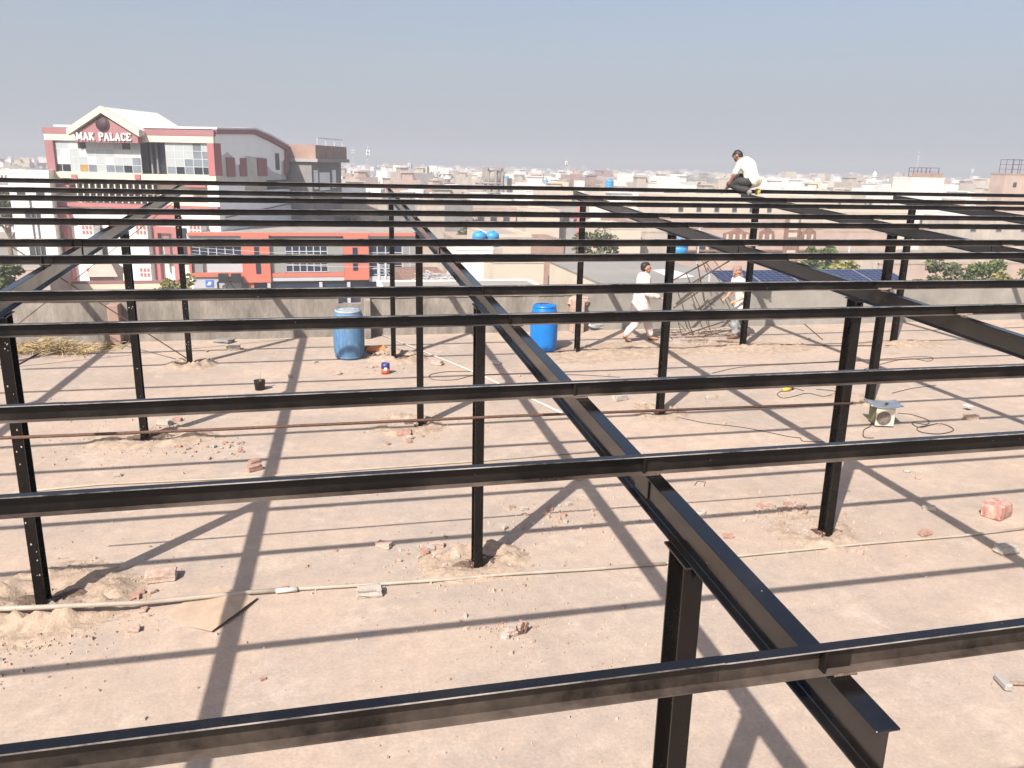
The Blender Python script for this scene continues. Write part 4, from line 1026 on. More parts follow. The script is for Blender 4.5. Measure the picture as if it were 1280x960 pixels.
# white block with a brick crown, and the raw brick tower
e, a, w, h = blk('white_tower_block', 1141, 1181, 222, 150, 6, 't_white', 'white upper block crowned by a raw brick railing', 'building', par=.3, win=([13.5], 2, .7, .8))
b = MB(); hh = h
b.box((.2, .3, hh), (w-.2, .6, hh+.9)); b.box((w*.35, 1, hh), (w*.9, 5, hh+.25)); b.build('brick_railing', M['t_brick'], e)
b = MB(); zc = hh+.25
for fx in (.35, .50, .62, .9):
    for y in (1.1, 4.8): b.bar((w*fx, y, zc), (w*fx, y, zc+1.7), .12)
for y in (1.1, 4.8): b.bar((w*.35, y, zc+1.7), (w*.9, y, zc+1.7), .1); b.bar((w*.35, y, zc+.9), (w*.9, y, zc+.9), .08)
for fx in (.35, .9): b.bar((w*fx, 1.1, zc+1.7), (w*fx, 4.8, zc+1.7), .08)
b.build('roof_frame', M['lattice_iron'], e)
b = MB(); b.bar((w*.4, 3, zc), (w*.4, 3, zc+4.6), .09); b.bar((w*.4-.5, 3, zc+3.9), (w*.4+.5, 3, zc+3.9), .07); b.lathe([(.05, 4.6), (.22, 4.75), (.05, 4.9)], (w*.4, 3, zc), 8); b.build('mast', M['galv'], e)
e, a, w, h = blk('brick_tower', 1257, 1296, 217, 122, 3.2, 't_pink', 'raw brick stair tower with bare rods on top at the right edge', 'building', par=.3, side='t_brick')
b = MB(); b.box((w*.3, -.05, h-2.3), (w*.3+.7, .02, h-1.5)); b.build('window', M['t_win'], e)
b = MB()
for fx in (.22, .42, .65, .9):
    for y in (.3, 3.0): b.bar((w*fx, y, h-.3), (w*fx, y, h+2.4), .07)
for zq in (.7, 1.5, 2.3):
    for y in (.3, 3.0): b.bar((w*.22, y, h+zq), (w*.9, y, h+zq), .06)
for fx in (.22, .9): b.bar((w*fx, .3, h+2.3), (w*fx, 3.0, h+2.3), .06)
b.build('roof_rods', M['lattice_iron'], e)
# utility poles on the street
for i, (px, pyt, Y, lab) in enumerate([(474, 330, 80, 'pale street pole, left of two in front of the coral building'), (482, 326, 80, 'pale street pole with a small bracket, right of two in front of the coral building'), (1248, 318, 58, 'pale pole among the bushes at the right edge'), (1063, 300, 74, 'thin pale pole beside the bright bush'), (875, 283, 88, 'thin pale pole in front of the pink house')]):
    x = wp(px, pyt, Y).x; zt = zat(x, Y, pyt); e = empty('street_pole', (x, Y, -12), lab, 'pole')
    b = MB(); b.tube([(0, 0, 0), (0, 0, zt+12)], [.16, .10], 8); b.build('shaft', M['drum_pale'], e)
    b = MB(); b.bar((-.6, 0, zt+11.6), (.6, 0, zt+11.6), .09); b.bar((-.5, 0, zt+11.0), (.5, 0, zt+11.0), .08)
    if i == 1: b.bar((-1.0, 0, zt+12.0), (.4, 0, zt+10.6), .08); b.bar((1.0, 0, zt+12.3), (-.2, 0, zt+10.8), .08)
    b.build('cross_arm', M['drum_pale'], e)

# ---------------- coral red commercial building
YO = 90.0
oa, ob = wp(236, 295, YO), wp(528, 295, YO); OW = ob.x-oa.x
oc = empty('commercial_building', (oa.x, YO, -12), 'two storey coral red and grey panelled commercial building with navy glass', 'building')
def oz(py, px=380): 
    x = wp(px, py, YO).x; return zat(x, YO, py)+12
def ox(px): return wp(px, 330, YO).x-oa.x
H2 = oz(291); z_mid = oz(342)
b = MB(); b.box((0, .6, -.2), (OW, 14, H2-.4)); b.build('wall', M['or_lgrey'], oc)
b = MB(); b.box((-.1, -.25, H2-.32), (OW+.1, .25, H2)); b.build('roof_edge', M['or_red'], oc)
b = MB(); b.box((.0, .251, H2-.399), (OW, 14, H2-.30)); b.build('roof', M['t_roof'], oc)
def panel(px0, px1, py0, py1, m, nm='panel', y0=0.0, y1=.62):
    b = MB(); b.box((ox(px0), y0, oz(py1)), (ox(px1), y1, oz(py0))); return b.build(nm, M[m], oc)
panel(236, 303, 292.5, 303, 'or_lgrey'); panel(240, 303, 345.5, 369, 'or_lgrey', y0=.05)
panel(303.2, 338, 292.5, 352, 'or_red', 'red_pier', -.35, .6); panel(430, 461, 292.5, 350, 'or_red', 'red_pier', -.35, .6)
panel(309, 316, 352, 372, 'or_red', 'red_pier', -.1, .6)
panel(338.2, 429.8, 292.5, 298, 'or_grey', y0=.1); panel(338.2, 429.8, 298.2, 303, 'or_red', 'red_band', -.1)
panel(338.2, 357, 303.2, 341, 'or_grey', y0=.1); panel(410, 429.8, 303.2, 341, 'or_grey', y0=.1)
panel(338.2, 429.8, 341.2, 346, 'or_red', 'red_band', -.15); panel(338.2, 429.8, 346.2, 351, 'or_lgrey', 'red_band', -.1)
panel(461.2, 527, 292.5, 306, 'or_lgrey', y0=.1); panel(461.2, 529, 347, 353, 'or_lgrey', 'panel', .05)
panel(522, 529, 306.2, 346.8, 'or_red', 'red_band', -.1)
panel(236, 303, 303.2, 307, 'or_red', 'red_band', -.1); panel(238, 303, 340, 345, 'or_red', 'red_band', -.15); panel(236, 239.5, 307.2, 339.8, 'or_red', 'red_band', -.1)
panel(240, 253, 319, 339.8, 'or_grey', y0=.2); panel(259, 303, 323, 339.8, 'or_lgrey', 'shutter', .15)
def glz(px0, px1, py0, py1, nx, ny, y=.12, gm='or_glass'):
    o = panel(px0, px1, py0, py1, gm, 'window', y+.06, .61)
    b = MB(); x0, x1, z0, z1 = ox(px0), ox(px1), oz(py1), oz(py0)
    for i in range(nx+1):
        x = x0+(x1-x0)*i/nx; b.box((x-.05, y, z0), (x+.05, y+.058, z1))
    for k in range(ny+1):
        z = z0+(z1-z0)*k/ny; b.box((x0+.06, y+.004, z-.045), (x1-.06, y+.055, z+.045))
    b.build('window_frame', M['or_lgrey'], o)
glz(240, 303, 307.2, 318.8, 6, 1); glz(357.2, 409.8, 306, 340, 6, 4); glz(461.5, 503, 306.2, 346.8, 4, 4); glz(504, 521.5, 306.2, 346.8, 2, 2, gm='or_grey')
for p_, y0, y1 in ((319, 308, 318), (320, 328, 341), (441, 309, 318), (441, 329, 338)): 
    b = MB(); b.box((ox(p_), -.40, oz(y1)), (ox(p_+6), -.352, oz(y0))); b.build('window', M['or_glass'], oc)
b = MB(); b.box((ox(316), .2, -.1), (ox(528), .58, oz(353))); b.build('shopfront', M['or_glass'], oc)
for p_ in (333, 398, 433, 470, 505):
    b = MB(); b.box((ox(p_), -.3, -.1), (ox(p_+4), .1, oz(352.8))); b.build('ground_column', M['or_lgrey'], oc)
panel(255, 265, 349, 357, 'sign_blue', 'small_sign', -.02, .04)
b = MB(); b.prism([(ox(257), oz(355)), (ox(259), oz(351)), (ox(263), oz(351)), (ox(261), oz(355))], lambda u, v, d: Vector((u, d, v)), -.035, -.021); recalc(b.build('sign_mark', M['white'], oc))
ac = empty('air_cooler_stand', (oa.x+ox(272), YO-1.2, -12), 'dark steel frame carrying two black box units before the coral building', 'equipment')
z = oz(350); b = MB()
for x in (0, 2.4):
    for y in (0, .8): b.bar((x, y, 0), (x, y, z), .12)
b.bar((0, 0, z), (2.4, 0, z), .12); b.bar((0, .8, z), (2.4, .8, z), .12); b.bar((0, 0, z-1.8), (1.2, 0, z), .1); b.bar((2.4, 0, z-1.8), (1.2, 0, z), .1); b.build('stand', M['black'], ac)
for x in (.1, 1.35):
    b = MB(); b.box((x, .05, z+.07), (x+.95, .75, z+.85)); b.build('box_unit', M['black'], ac)

# ---------------- sign building with the gable
er = Vector((.925, -.38, 0)); nn = Vector((-.38, -.925, 0))
D0 = 95.0
c0 = wp(268, 170, D0)                        # front right corner on the ground plan
def plan(px, py=195, off=0.0):
    """distance along the facade (leftwards negative) of the given column of the picture, on the plane off metres behind the front"""
    k = ray(px, py)
    A = Matrix(((k.x, -er.x), (k.y, -er.y))); rhs = Vector((c0.x-nn.x*off, c0.y-nn.y*off))
    t, s = A.inverted() @ rhs; return s
def fz(px, py, off=0.0):
    s = plan(px, py, off); p_ = Vector((c0.x, c0.y, 0))+er*s-nn*off; return zat(p_.x, p_.y, py)+12
mk = empty('sign_building', (c0.x, c0.y, -12), 'tall cream and maroon hall with a gabled front, lettered sign and glazed top floor', 'building')
Mw = Matrix(((er.x, -nn.x, 0), (er.y, -nn.y, 0), (0, 0, 1)))   # local x along facade, local y into the building
mk.rotation_euler = Mw.to_euler()
S0 = plan(57, 168); top = fz(165, 161)
def fp(nm, px0, px1, py0, py1, m, y0, y1, ref=None):
    """box on the facade from picture columns and rows at ref column"""
    r = ref or (px0+px1)/2
    b = MB(); b.box((plan(px0, (py0+py1)/2), y0, fz(r, py1)), (plan(px1, (py0+py1)/2), y1, fz(r, py0))); return b.build(nm, M[m], mk)
zA, zB, zC, zD = fz(165, 161), fz(165, 168.5), fz(165, 177), fz(165, 217)
zE, zF, zG = fz(165, 224.5), fz(165, 255), fz(165, 260)
LEN = 26.0
def fb(nm, s0, s1, z0, z1, m, y0=-.0, y1=.5):
    b = MB(); b.box((s0, y0, z0), (s1, y1, z1)); return b.build(nm, M[m], mk)
fb('wall', S0, -.02, -.3, zG, 'p_white', .0, 13)                  # lower white mass
fb('wall', S0+.8, -.6, zG+.001, zD, 'p_cream', .9, 13)              # middle storeys, set back
fb('cream_band', S0, 0, zD-(zD-zE), zD, 'p_cream', -.3, .88)
fb('red_ledge', S0-.1, .1, zG, zF, 'redpaint', -.5, .0)
fb('maroon_parapet', S0-.15, .1, zB, zA, 'maroon', -.35, .1)
fb('cream_fascia', S0, 0, zC, zB-.001, 'p_cream', -.3, .1)
fb('maroon_pier', S0, S0+1.0, zD+.002, zC, 'maroon', -.35, 1.2); fb('maroon_pier', -.75, 0, zD+.002, zC, 'redpaint', -.35, 1.2)
fb('inner_wall', S0+1.0, -.76, zD+.002, zC-.002, 't_dgrey', 1.6, 12)
for p_ in (92, 171):
    fp('red_block', p_, p_+7, 218, 224, 'redpaint', -.42, -.301)
# glazed fronts
def curtain(px0, px1, cols, rows, pal, y=.0, seed=1, zt=None, zb=None):
    s0, s1 = plan(px0), plan(px1); z0, z1 = (zb or zD)+.05, (zt or zC)-.05; rr = random.Random(seed)
    f = MB()
    for i in range(cols+1):
        s = s0+(s1-s0)*i/cols; f.box((s-.035, y-.05, z0), (s+.035, y+.03, z1))
    for k in range(rows+1):
        z = z0+(z1-z0)*k/rows; f.box((s0+.036, y-.045, z-.03), (s1-.036, y+.02, z+.03))
    fr_ = f.build('glazing_frame', M['frame_reflect'], mk)
    for i in range(cols):
        for k in range(rows):
            m = pal(i, k, rr); b = MB(); b.box((s0+(s1-s0)*i/cols+.037, y-.03, z0+(z1-z0)*k/rows+.032), (s0+(s1-s0)*(i+1)/cols-.037, y, z0+(z1-z0)*(k+1)/rows-.032))
            b.build('glass_pane', M[m], fr_)
def pal1(i, k, rr):
    if k == 3 and i in (3, 8): return 'glass_dk' if i == 8 else 'maroon_dk'
    if k == 0:
        if i in (0, 1, 8): return 'glass_dk'
        if i == 3: return 'curtain'
        return rr.choice(['glass_mid', 'glass_mid', 'glass_dk', 'glass_pale'])
    if k == 1: return rr.choice(['glass_pale', 'frame_reflect', 'glass_mid', 'glass_pale'])
    return rr.choice(['frame_reflect', 'frame_reflect', 'glass_pale'])
def pal2(i, k, rr):
    if k == 0: return rr.choice(['glass_dk', 'glass_dk', 'glass_mid'])
    if k == 1: return 'glass_mid' if i > 1 else 'glass_pale'
    if k == 2: return rr.choice(['glass_mid', 'glass_pale']) if i > 2 else 'glass_pale'
    return 'glass_pale' if i < 3 else rr.choice(['glass_pale', 'glass_mid', 'frame_reflect'])
curtain(66, 176, 10, 4, pal1, .0, 3)
curtain(208, 264, 5, 4, pal2, .0, 5)
fb('dark_recess', plan(177), plan(207), zD+.05, zC-.05, 'glass_dk', 1.2, 1.58)
for p_ in (182, 189, 201): fb('recess_pier', plan(p_), plan(p_)+.18, zD+.05, zC-.05, 'maroon' if p_ == 201 else 't_dgrey', .9, 1.19)
# gable
sL, sR, sP = plan(84, 166, -1.4), plan(174, 165, -1.4), plan(126, 138, -1.4); zP = fz(126, 141, -1.4); zg0 = fz(126, 178, -1.1)
zg1 = fz(126, 167, -1.1)
def gf(u, v, d): return Vector((u, d, v))
b = MB(); b.prism([(sL+.7, zg0), (sR-.4, zg0), (sR-.4, zg1), (sP, zP-.35), (sL+.7, zg1)], gf, -1.15, -.36); recalc(b.build('gable_wall', M['maroon'], mk))
for (ua, va), (ub, vb), nm in (((sL, zg1-.25), (sP, zP), 'gable_barge'), ((sP, zP), (sR, zg1-.25), 'gable_barge')):
    b = MB(); b.prism([(ua, va), (ub, vb), (ub, vb+.7), (ua, va+.7)], gf, -1.5, -.9); recalc(b.build(nm, M['p_cream'], mk))
    b = MB(); b.prism([(ua, va+.15), (ub, vb+.15), (ub, vb+.62), (ua, va+.62)], gf, -.899, 9.0); recalc(b.build('gable_roof', M['sheet'], mk))
zc_ = fz(128, 155, -1.2); sc_x = plan(128, 155, -1.2)
b = MB(); b.tube([(sc_x, -1.19, zc_), (sc_x, -1.151, zc_)], .72, 28); b.build('round_window', M['maroon_dk'], mk)
b = MB()
for k in range(28):
    a0, a1 = 6.283*k/28, 6.283*(k+1)/28; b.bar((sc_x+math.cos(a0)*.75, -1.2, zc_+math.sin(a0)*.75), (sc_x+math.cos(a1)*.75, -1.2, zc_+math.sin(a1)*.75), .09)
b.build('window_ring', M['maroon_dk'], mk)
# lettering MAK PALACE as raised slab-serif letters (strokes on a 4 x 6 grid)
GL = {'M': [((.6,0),(.6,6)), ((.6,6),(2.5,.9)), ((2.5,.9),(4.4,6)), ((4.4,6),(4.4,0)), ((0,0),(1.3,0)), ((3.7,0),(5,0)), ((0,6),(.9,6)), ((4.1,6),(5,6))],
      'A': [((.6,0),(2.1,6)), ((2.1,6),(3.7,0)), ((1.1,2),(3.1,2)), ((0,0),(1.3,0)), ((3,0),(4.4,0))],
      'K': [((.7,0),(.7,6)), ((.9,2.8),(3.4,6)), ((1.5,3.4),(3.6,0)), ((0,0),(1.5,0)), ((0,6),(1.5,6)), ((2.9,0),(4.2,0)), ((2.7,6),(3.9,6))],
      'P': [((.7,0),(.7,6)), ((.7,6),(2.9,6)), ((2.9,6),(3.4,5)), ((3.4,5),(3.4,4)), ((3.4,4),(2.9,3)), ((2.9,3),(.7,3)), ((0,0),(1.6,0)), ((0,6),(.7,6))],
      'L': [((.7,0),(.7,6)), ((0,0),(3.3,0)), ((3.3,0),(3.3,1.5)), ((0,6),(1.5,6))],
      'C': [((3.5,4.4),(3.4,5.4)), ((3.4,5.4),(2.6,6)), ((2.6,6),(1.3,6)), ((1.3,6),(.6,5)), ((.6,5),(.6,1)), ((.6,1),(1.3,0)), ((1.3,0),(2.8,0)), ((2.8,0),(3.5,1.2))],
      'E': [((.7,0),(.7,6)), ((0,6),(3.3,6)), ((0,0),(3.4,0)), ((.7,3),(2.5,3)), ((3.3,6),(3.3,4.7)), ((3.4,0),(3.4,1.3))]}
adv = {'M': 5.9, 'A': 5.1, 'K': 5.0, 'P': 4.4, 'L': 4.2, 'C': 4.5, 'E': 4.0, ' ': 3.2}
txt = 'MAK PALACE'; tot = sum(adv[c] for c in txt)-.6
x0, x1 = plan(95.5, 170, -1.25), plan(163, 170, -1.25); z0, z1 = fz(126, 174.8, -1.25), fz(126, 166.4, -1.25); sx_ = (x1-x0)/tot; sz_ = (z1-z0)/6
x = 0
for ch in txt:
    if ch != ' ':
        b = MB()
        for i, ((ua, va), (ub, vb)) in enumerate(GL[ch]):
            A_ = Vector((x0+(x+ua)*sx_, -1.24-.002*i, z0+va*sz_)); B_ = Vector((x0+(x+ub)*sx_, -1.24-.002*i, z0+vb*sz_))
            horiz = abs(vb-va) < .3; t_ = .12 if horiz else .165
            b.bar(A_, B_, .10, t_, up=Vector((0, 1, 0)).cross((B_-A_)).normalized())
        b.build('sign_letter', M['p_white'], mk)
    x += adv[ch]
# hall behind the glazed floor: curved roof, grey gable end on the right
hz = zA; rl = 17.5
prof = [(0, zC+.2), (0, zA-.1), (rl*.32, zA+.9), (rl*.52, zA+.75), (rl*.75, zA-.35), (rl, zA-2.0), (rl, zD-1.2), (0, zD-1.2)]
def sf(u, v, d): return Vector((d, u+.1, v))
low = [(0, zE), (rl, zE), (rl, zA-1.6), (rl*.75, zA-.7), (rl*.52, zA-.05), (rl*.32, zA-.15), (0, zA-.35)]
b = MB(); b.prism(low, sf, -1.2, -.12); recalc(b.build('side_wall', M['t_sidegrey'], mk))
jag = [(0, zC-.9), (1.5, zC-1.2), (2.5, zC-.8), (4.2, zC-1.7), (4.3, zC-2.2), (6.5, zC-2.1), (6.6, zC-1.2), (11.5, zC-1.4), (11.7, zC-2.0), (13.2, zC-2.9), (16.0, zC-3.4), (16.1, zC-1.8), (rl-.4, zC-1.5), (rl-.4, zA-1.7), (rl*.75, zA-.8), (rl*.52, zA-.1), (rl*.32, zA-.2), (0, zA-.4)]
b = MB(); b.prism(jag, sf, -.118, -.02); recalc(b.build('side_sheet', M['sidesheet'], mk))
edge = [(0, zA-.35), (rl*.32, zA-.16), (rl*.52, zA-.05), (rl*.75, zA-.7), (rl, zA-1.6), (rl+.5, zA-1.8), (rl+.5, zA-1.2), (rl, zA-1.0), (rl*.75, zA-.15), (rl*.52, zA+.45), (rl*.32, zA+.3), (0, zA+.1)]
b = MB(); b.prism(edge, sf, -.3, .22); recalc(b.build('maroon_verge', M['maroon'], mk))
b = MB(); b.prism([(rl-.6, zE+.6), (rl+.5, zE+1.4), (rl+.5, zA-1.81), (rl-.3, zA-1.7)], sf, -.01, .25); recalc(b.build('maroon_verge', M['maroon'], mk))
rt = [(0, zA+.11), (rl*.32, zA+.31), (rl*.52, zA+.46), (rl*.75, zA-.14), (rl+.5, zA-1.19), (rl+.5, zA-1.0), (rl*.75, zA+.06), (rl*.52, zA+.66), (rl*.32, zA+.5), (0, zA+.3)]
b = MB(); b.prism(rt, sf, S0+1, .3); recalc(b.build('hall_roof', M['sheet'], mk))
for u0, u1 in ((2.2, 4.0), (5.2, 6.8), (9.6, 12.0)):
    b = MB(); b.prism([(u0, zE+.5), (u1, zE+.5), (u1, zD+1.9), (u0, zD+1.9)], sf, -.10, -.019 if False else .03); recalc(b.build('side_door', M['maroon'], mk))
b = MB(); b.prism([(14.4, zE+1.2), (15.5, zE+1.2), (15.5, zE+3.2), (14.4, zE+3.2)], sf, -.1, .02); recalc(b.build('side_window', M['t_win'], mk))
b = MB(); b.prism([(0, -.2), (48, -.2), (48, zE-1.2), (6, zE-1.2), (6, zE-.2), (0, zE-.2)], sf, -1.3, -.01); recalc(b.build('side_wall', M['sidewall'], mk))
for u, v in ((21, 8.9), (23, 9.0), (33, 9.0), (38, 9.0), (42, 9.1), (21, 2.6), (30, 2.6), (36, 2.7), (9, 2.5), (43, 5.6), (22, 6.0)):
    b = MB(); b.prism([(u, v), (u+1.0, v), (u+1.0, v+.55), (u, v+.55)], sf, -.05, .03); recalc(b.build('side_window', M['t_win'], mk))
b = MB(); b.bar((.12, 1, zF-1.2), (.12, 20, zF-.3), .12); b.build('drain_pipe', M['t_dgrey'], mk)
# grey rear annex with a brick parapet
an = empty('rear_annex', (c0.x, c0.y, -12), 'unfinished grey annex with a brick parapet right of the gabled hall', 'building'); an.rotation_euler = mk.rotation_euler
za = zD
b = MB(); b.box((-6, rl+1.0, -.2), (3.0, rl+11.5, za+1.6)); b.build('wall', M['t_dgrey'], an)
b = MB(); b.box((-6.2, rl+.6, za+1.61), (4.0, rl+12.2, za+2.05)); b.build('eaves_slab', M['t_grey'], an)
b = MB(); b.box((-6, rl+.8, za+2.06), (3.7, rl+12, za+3.7)); b.build('brick_parapet', M['t_brick'], an)
b = MB()
for u in (2, 5, 8, 11): b.bar((3.5, rl+u, za+3.7), (3.5, rl+u, za+4.6), .1)
b.bar((3.5, rl+2, za+4.6), (3.5, rl+11, za+4.6), .08); b.build('railing', M['galv'], an)
b = MB(); b.box((2.95, rl+3.5, za-2), (3.06, rl+7, za+.3)); b.build('shutter_door', M['sidesheet'], an)
for u in (1.6, 8.0):
    b = MB(); b.box((2.95, rl+u, za-1.8), (3.07, rl+u+1.3, za+.6)); b.build('window_grille', M['sidesheet'], an)
# lower fronts: dark balcony glazing, red trims, portals
fp('balcony_glass', 95, 190, 227, 238, 'glass_dk', .5, .92); fp('balcony_glass', 95, 190, 241, 253.5, 'glass_dk', .3, .92)
f = MB()
for i in range(13):
    s = plan(95+95*i/12, 240); f.box((s-.08, .2, fz(140, 253.5)), (s+.08, .499 if False else .29, fz(140, 227)))
for y in (238.5, 240): f.box((plan(95), .1, fz(140, y)-.15), (plan(190), .199, fz(140, y)+.15))
f.build('balcony_rail', M['p_cream'], mk)
for p_ in (62, 232): fp('red_trim', p_, p_+26, 231, 234, 'redpaint', -.2, .9); 
for p_, w2 in ((68, 24), (196, 30)):
    s0, s1 = plan(p_, 310), plan(p_+w2, 310); zz0, zz1 = fz(p_+10, 340), fz(p_+10, 283)
    b = MB(); b.box((s0, -.6, -.1), (s0+.6, -.01, zz1)); b.box((s1-.6, -.6, -.1), (s1, -.01, zz1)); b.box((s0+.6, -.6, zz1-.7), (s1-.6, -.01, zz1)); b.build('portal', M['redpaint'], mk)
    b = MB(); b.box((s0+1.5, -.3, zz0), (s1-1.5, -.02, zz1-1.8)); b.build('portal_niche', M['p_cream'], mk)
    b = MB(); b.prism([(s0+1.8, zz0+1), (s1-1.8, zz0+1), (s1-1.8, zz0+4), (s0+1.8, zz0+4)], gf, -.35, -.301); recalc(b.build('portal_panel', M['maroon'], mk))
    b = MB(); b.prism([(s0-.6, zz1+.8), (s1+.6, zz1+.8), ((s0+s1)/2+1.2, zz1+2.2), ((s0+s1)/2-1.2, zz1+2.2)], gf, -.7, -.01); recalc(b.build('portal_hood', M['redpaint'], mk))
for p_ in (104, 171, 238):
    s0, s1 = plan(p_, 310, -1.4), plan(p_+15, 310, -1.4)
    fb('front_column', s0, s1, -.1, fz(p_+7, 276), 'p_white', -1.4, -.2)
    for y in (283, 289, 335, 341):
        z = fz(p_+7, y)
        for q in (.2, .5, .8):
            b = MB(); b.box((s0+(s1-s0)*(q-.1), -1.45, z-.2), (s0+(s1-s0)*(q+.1), -1.401, z+.2)); b.build('red_inset', M['redpaint'], mk)
for p_ in (122, 190, 223): fp('dark_opening', p_, p_+12, 285, 330, 'glass_dk', -.1, .02)
for p_ in (96, 146, 186, 214): fp('red_insets', p_, p_+9, 264, 267, 'redpaint', -.1, .02)
# left wing and gate lodge
e, a, w, h = blk('white_wing', 8, 60, 212, 100, 14, 'p_white', 'plain white side wing left of the gabled hall', 'building', par=.4, side='p_white')
for px, py in ((37, 272), (46, 272), (42, 313), (52, 313), (26, 240), (50, 240)):
    x = wp(px, py, 100).x-a.x; z = zat(a.x+x, 100, py)+12; b = MB(); b.box((x-.4, -.05, z-.7), (x+.4, .02, z+.5)); b.build('window', M['t_win'], e)
b = MB(); x = wp(41, 280, 100).x-a.x; b.bar((x, -.1, 0), (x, -.1, h-3), .1); b.bar((x+.5, -.1, 0), (x+.5, -.1, h-4), .1); b.build('drain_pipe', M['t_dgrey'], e)
e = empty('gate_lodge', (wp(112, 350, 84).x, 82, -12), 'small gate lodge with a pinkish hipped roof before the gabled hall', 'building')
w2 = wp(154, 350, 84).x-wp(112, 350, 84).x; hz_ = zat(e.location.x+2, 82, 346)+12
b = MB(); b.box((.4, .4, -.1), (w2-.4, 4, hz_)); b.build('wall', M['p_cream'], e)
b = MB(); b.add([(0, 0, hz_), (w2, 0, hz_), (w2, 4.6, hz_), (0, 4.6, hz_), (w2*.4, 2.3, hz_+1.5), (w2*.6, 2.3, hz_+1.5)], [(0, 3, 2, 1), (0, 1, 5, 4), (1, 2, 5), (2, 3, 4, 5), (3, 0, 4)]); b.build('roof', M['t_pink'], e)
blk('boundary_wall', -40, 236, 352, 80, .4, 'p_cream', 'cream boundary wall in front of the gabled hall', 'wall', par=.2, side='maroon')
blk('old_shed', -30, 60, 336, 74, 6, 't_pink', 'low pinkish shed at the far left beyond the wall', 'shed', par=.1, roof='t_roof')

# ================================================================== trees
def tree(name, base, h, cr, leafm, label, seed, n=900, group=None, cat='tree', flat=.75, trunk=.35, leaf=.30):
    rr = random.Random(seed); e = empty(name, base, label, cat, group)
    b = MB(); tips = []
    tr = max(.06, h*.022)
    b.tube([(0, 0, -.1), (.05*h*(rr.random()-.5), .04*h*(rr.random()-.5), h*trunk), (0.02*h, 0, h*.62)], [tr*1.3, tr, tr*.55], 7)
    for k in range(8):
        a = rr.random()*6.283; z = h*(trunk+.25*rr.random()); l = cr*(.6+.4*rr.random())
        tip = Vector((math.cos(a)*l, math.sin(a)*l, z+h*(.12+.22*rr.random()))); mid = Vector((math.cos(a)*l*.5, math.sin(a)*l*.5, z+h*.1))
        b.tube([(0, 0, z), mid, tip], [tr*.55, tr*.36, tr*.15], 5); tips.append(tip)
    b.build('trunk', M['bark'], e)
    cl = [(t, cr*(.32+.22*rr.random())) for t in tips]
    for k in range(13):
        a = rr.random()*6.283; d = cr*.75*math.sqrt(rr.random()); cl.append((Vector((math.cos(a)*d, math.sin(a)*d, h*(.62+.36*rr.random()*(1-.5*d/cr)))), cr*(.28+.25*rr.random())))
    c = MB()
    for k in range(n):
        p_, r = rr.choice(cl); u = Vector((rr.gauss(0, 1), rr.gauss(0, 1), rr.gauss(0, 1))).normalized()*r*rr.random()**.4
        q = p_+Vector((u.x, u.y, u.z*flat)); s = leaf*(.5+.8*rr.random())
        x_ = Vector((rr.gauss(0, 1), rr.gauss(0, 1), rr.gauss(0, .6))).normalized(); y_ = x_.cross(Vector((rr.gauss(0, 1), rr.gauss(0, 1), rr.gauss(0, 1)))).normalized()
        c.add([q-x_*s*.5, q+y_*s*.28, q+x_*s*.5, q-y_*s*.28], [(0, 1, 2, 3)])
    c.build('crown', M[leafm], e)
    return e
def tree_px(px, pyt, Y, wpx, m, label, seed, n=900, **k):
    p_ = wp(px, pyt, Y); z = zat(p_.x, Y, pyt); h = (z+12)*1.05; cr = wpx/2*Y/FPX*1.2; k.setdefault('leaf', .42)
    return tree('tree', (p_.x, Y, -12), h, cr, m, label, seed, n, **k)
tree_px(750, 287, 74, 52, 'leaf1', 'dusty green tree left of the plain cream wall', 1, 2600)
tree_px(1030, 301, 72, 38, 'leaf2', 'small green tree in front of the carved stair bay', 2, 1920)
tree_px(1054, 322, 58, 60, 'leaf3', 'bright yellowish bush behind the solar panels', 3, 2640)
tree_px(1184, 322, 56, 54, 'leaf1', 'round dusty tree left of the two right hand trees', 4, 2400)
tree_px(1230, 324, 58, 44, 'leaf2', 'green tree between two trees at the right', 5, 2400)
tree_px(1274, 330, 54, 56, 'leaf3', 'yellow green bushy tree at the right edge', 6, 2400)
tree_px(1140, 338, 54, 40, 'leaf1', 'low bush beside the lower solar panels', 7, 1680)
tree_px(3, 232, 112, 34, 'leaf1', 'tall dark tree at the left edge beside the white wing', 8, 2640)
tree_px(4, 318, 70, 34, 'leaf2', 'lower green tree at the left edge', 9, 2160)
tree_px(216, 346, 78, 34, 'leaf3', 'small yellowish bush before the gabled hall', 10, 1440)
tree_px(432, 268, 118, 40, 'leaf1', 'tree beside the weathered cream warehouse', 11, 1680)
tree_px(590, 272, 112, 26, 'leaf1', 'small tree beside the dark cement block', 12, 1200)
tree_px(702, 226, 330, 30, 'leaf1', 'dark rounded tree on the skyline near the cross armed pole', 13, 1200)
tree_px(738, 230, 300, 44, 'leaf1', 'dark wide tree on the skyline right of centre', 14, 1440)
tree_px(895, 221, 420, 60, 'leaf1', 'broad hazy tree on the skyline left of the kneeling man', 15, 1440)

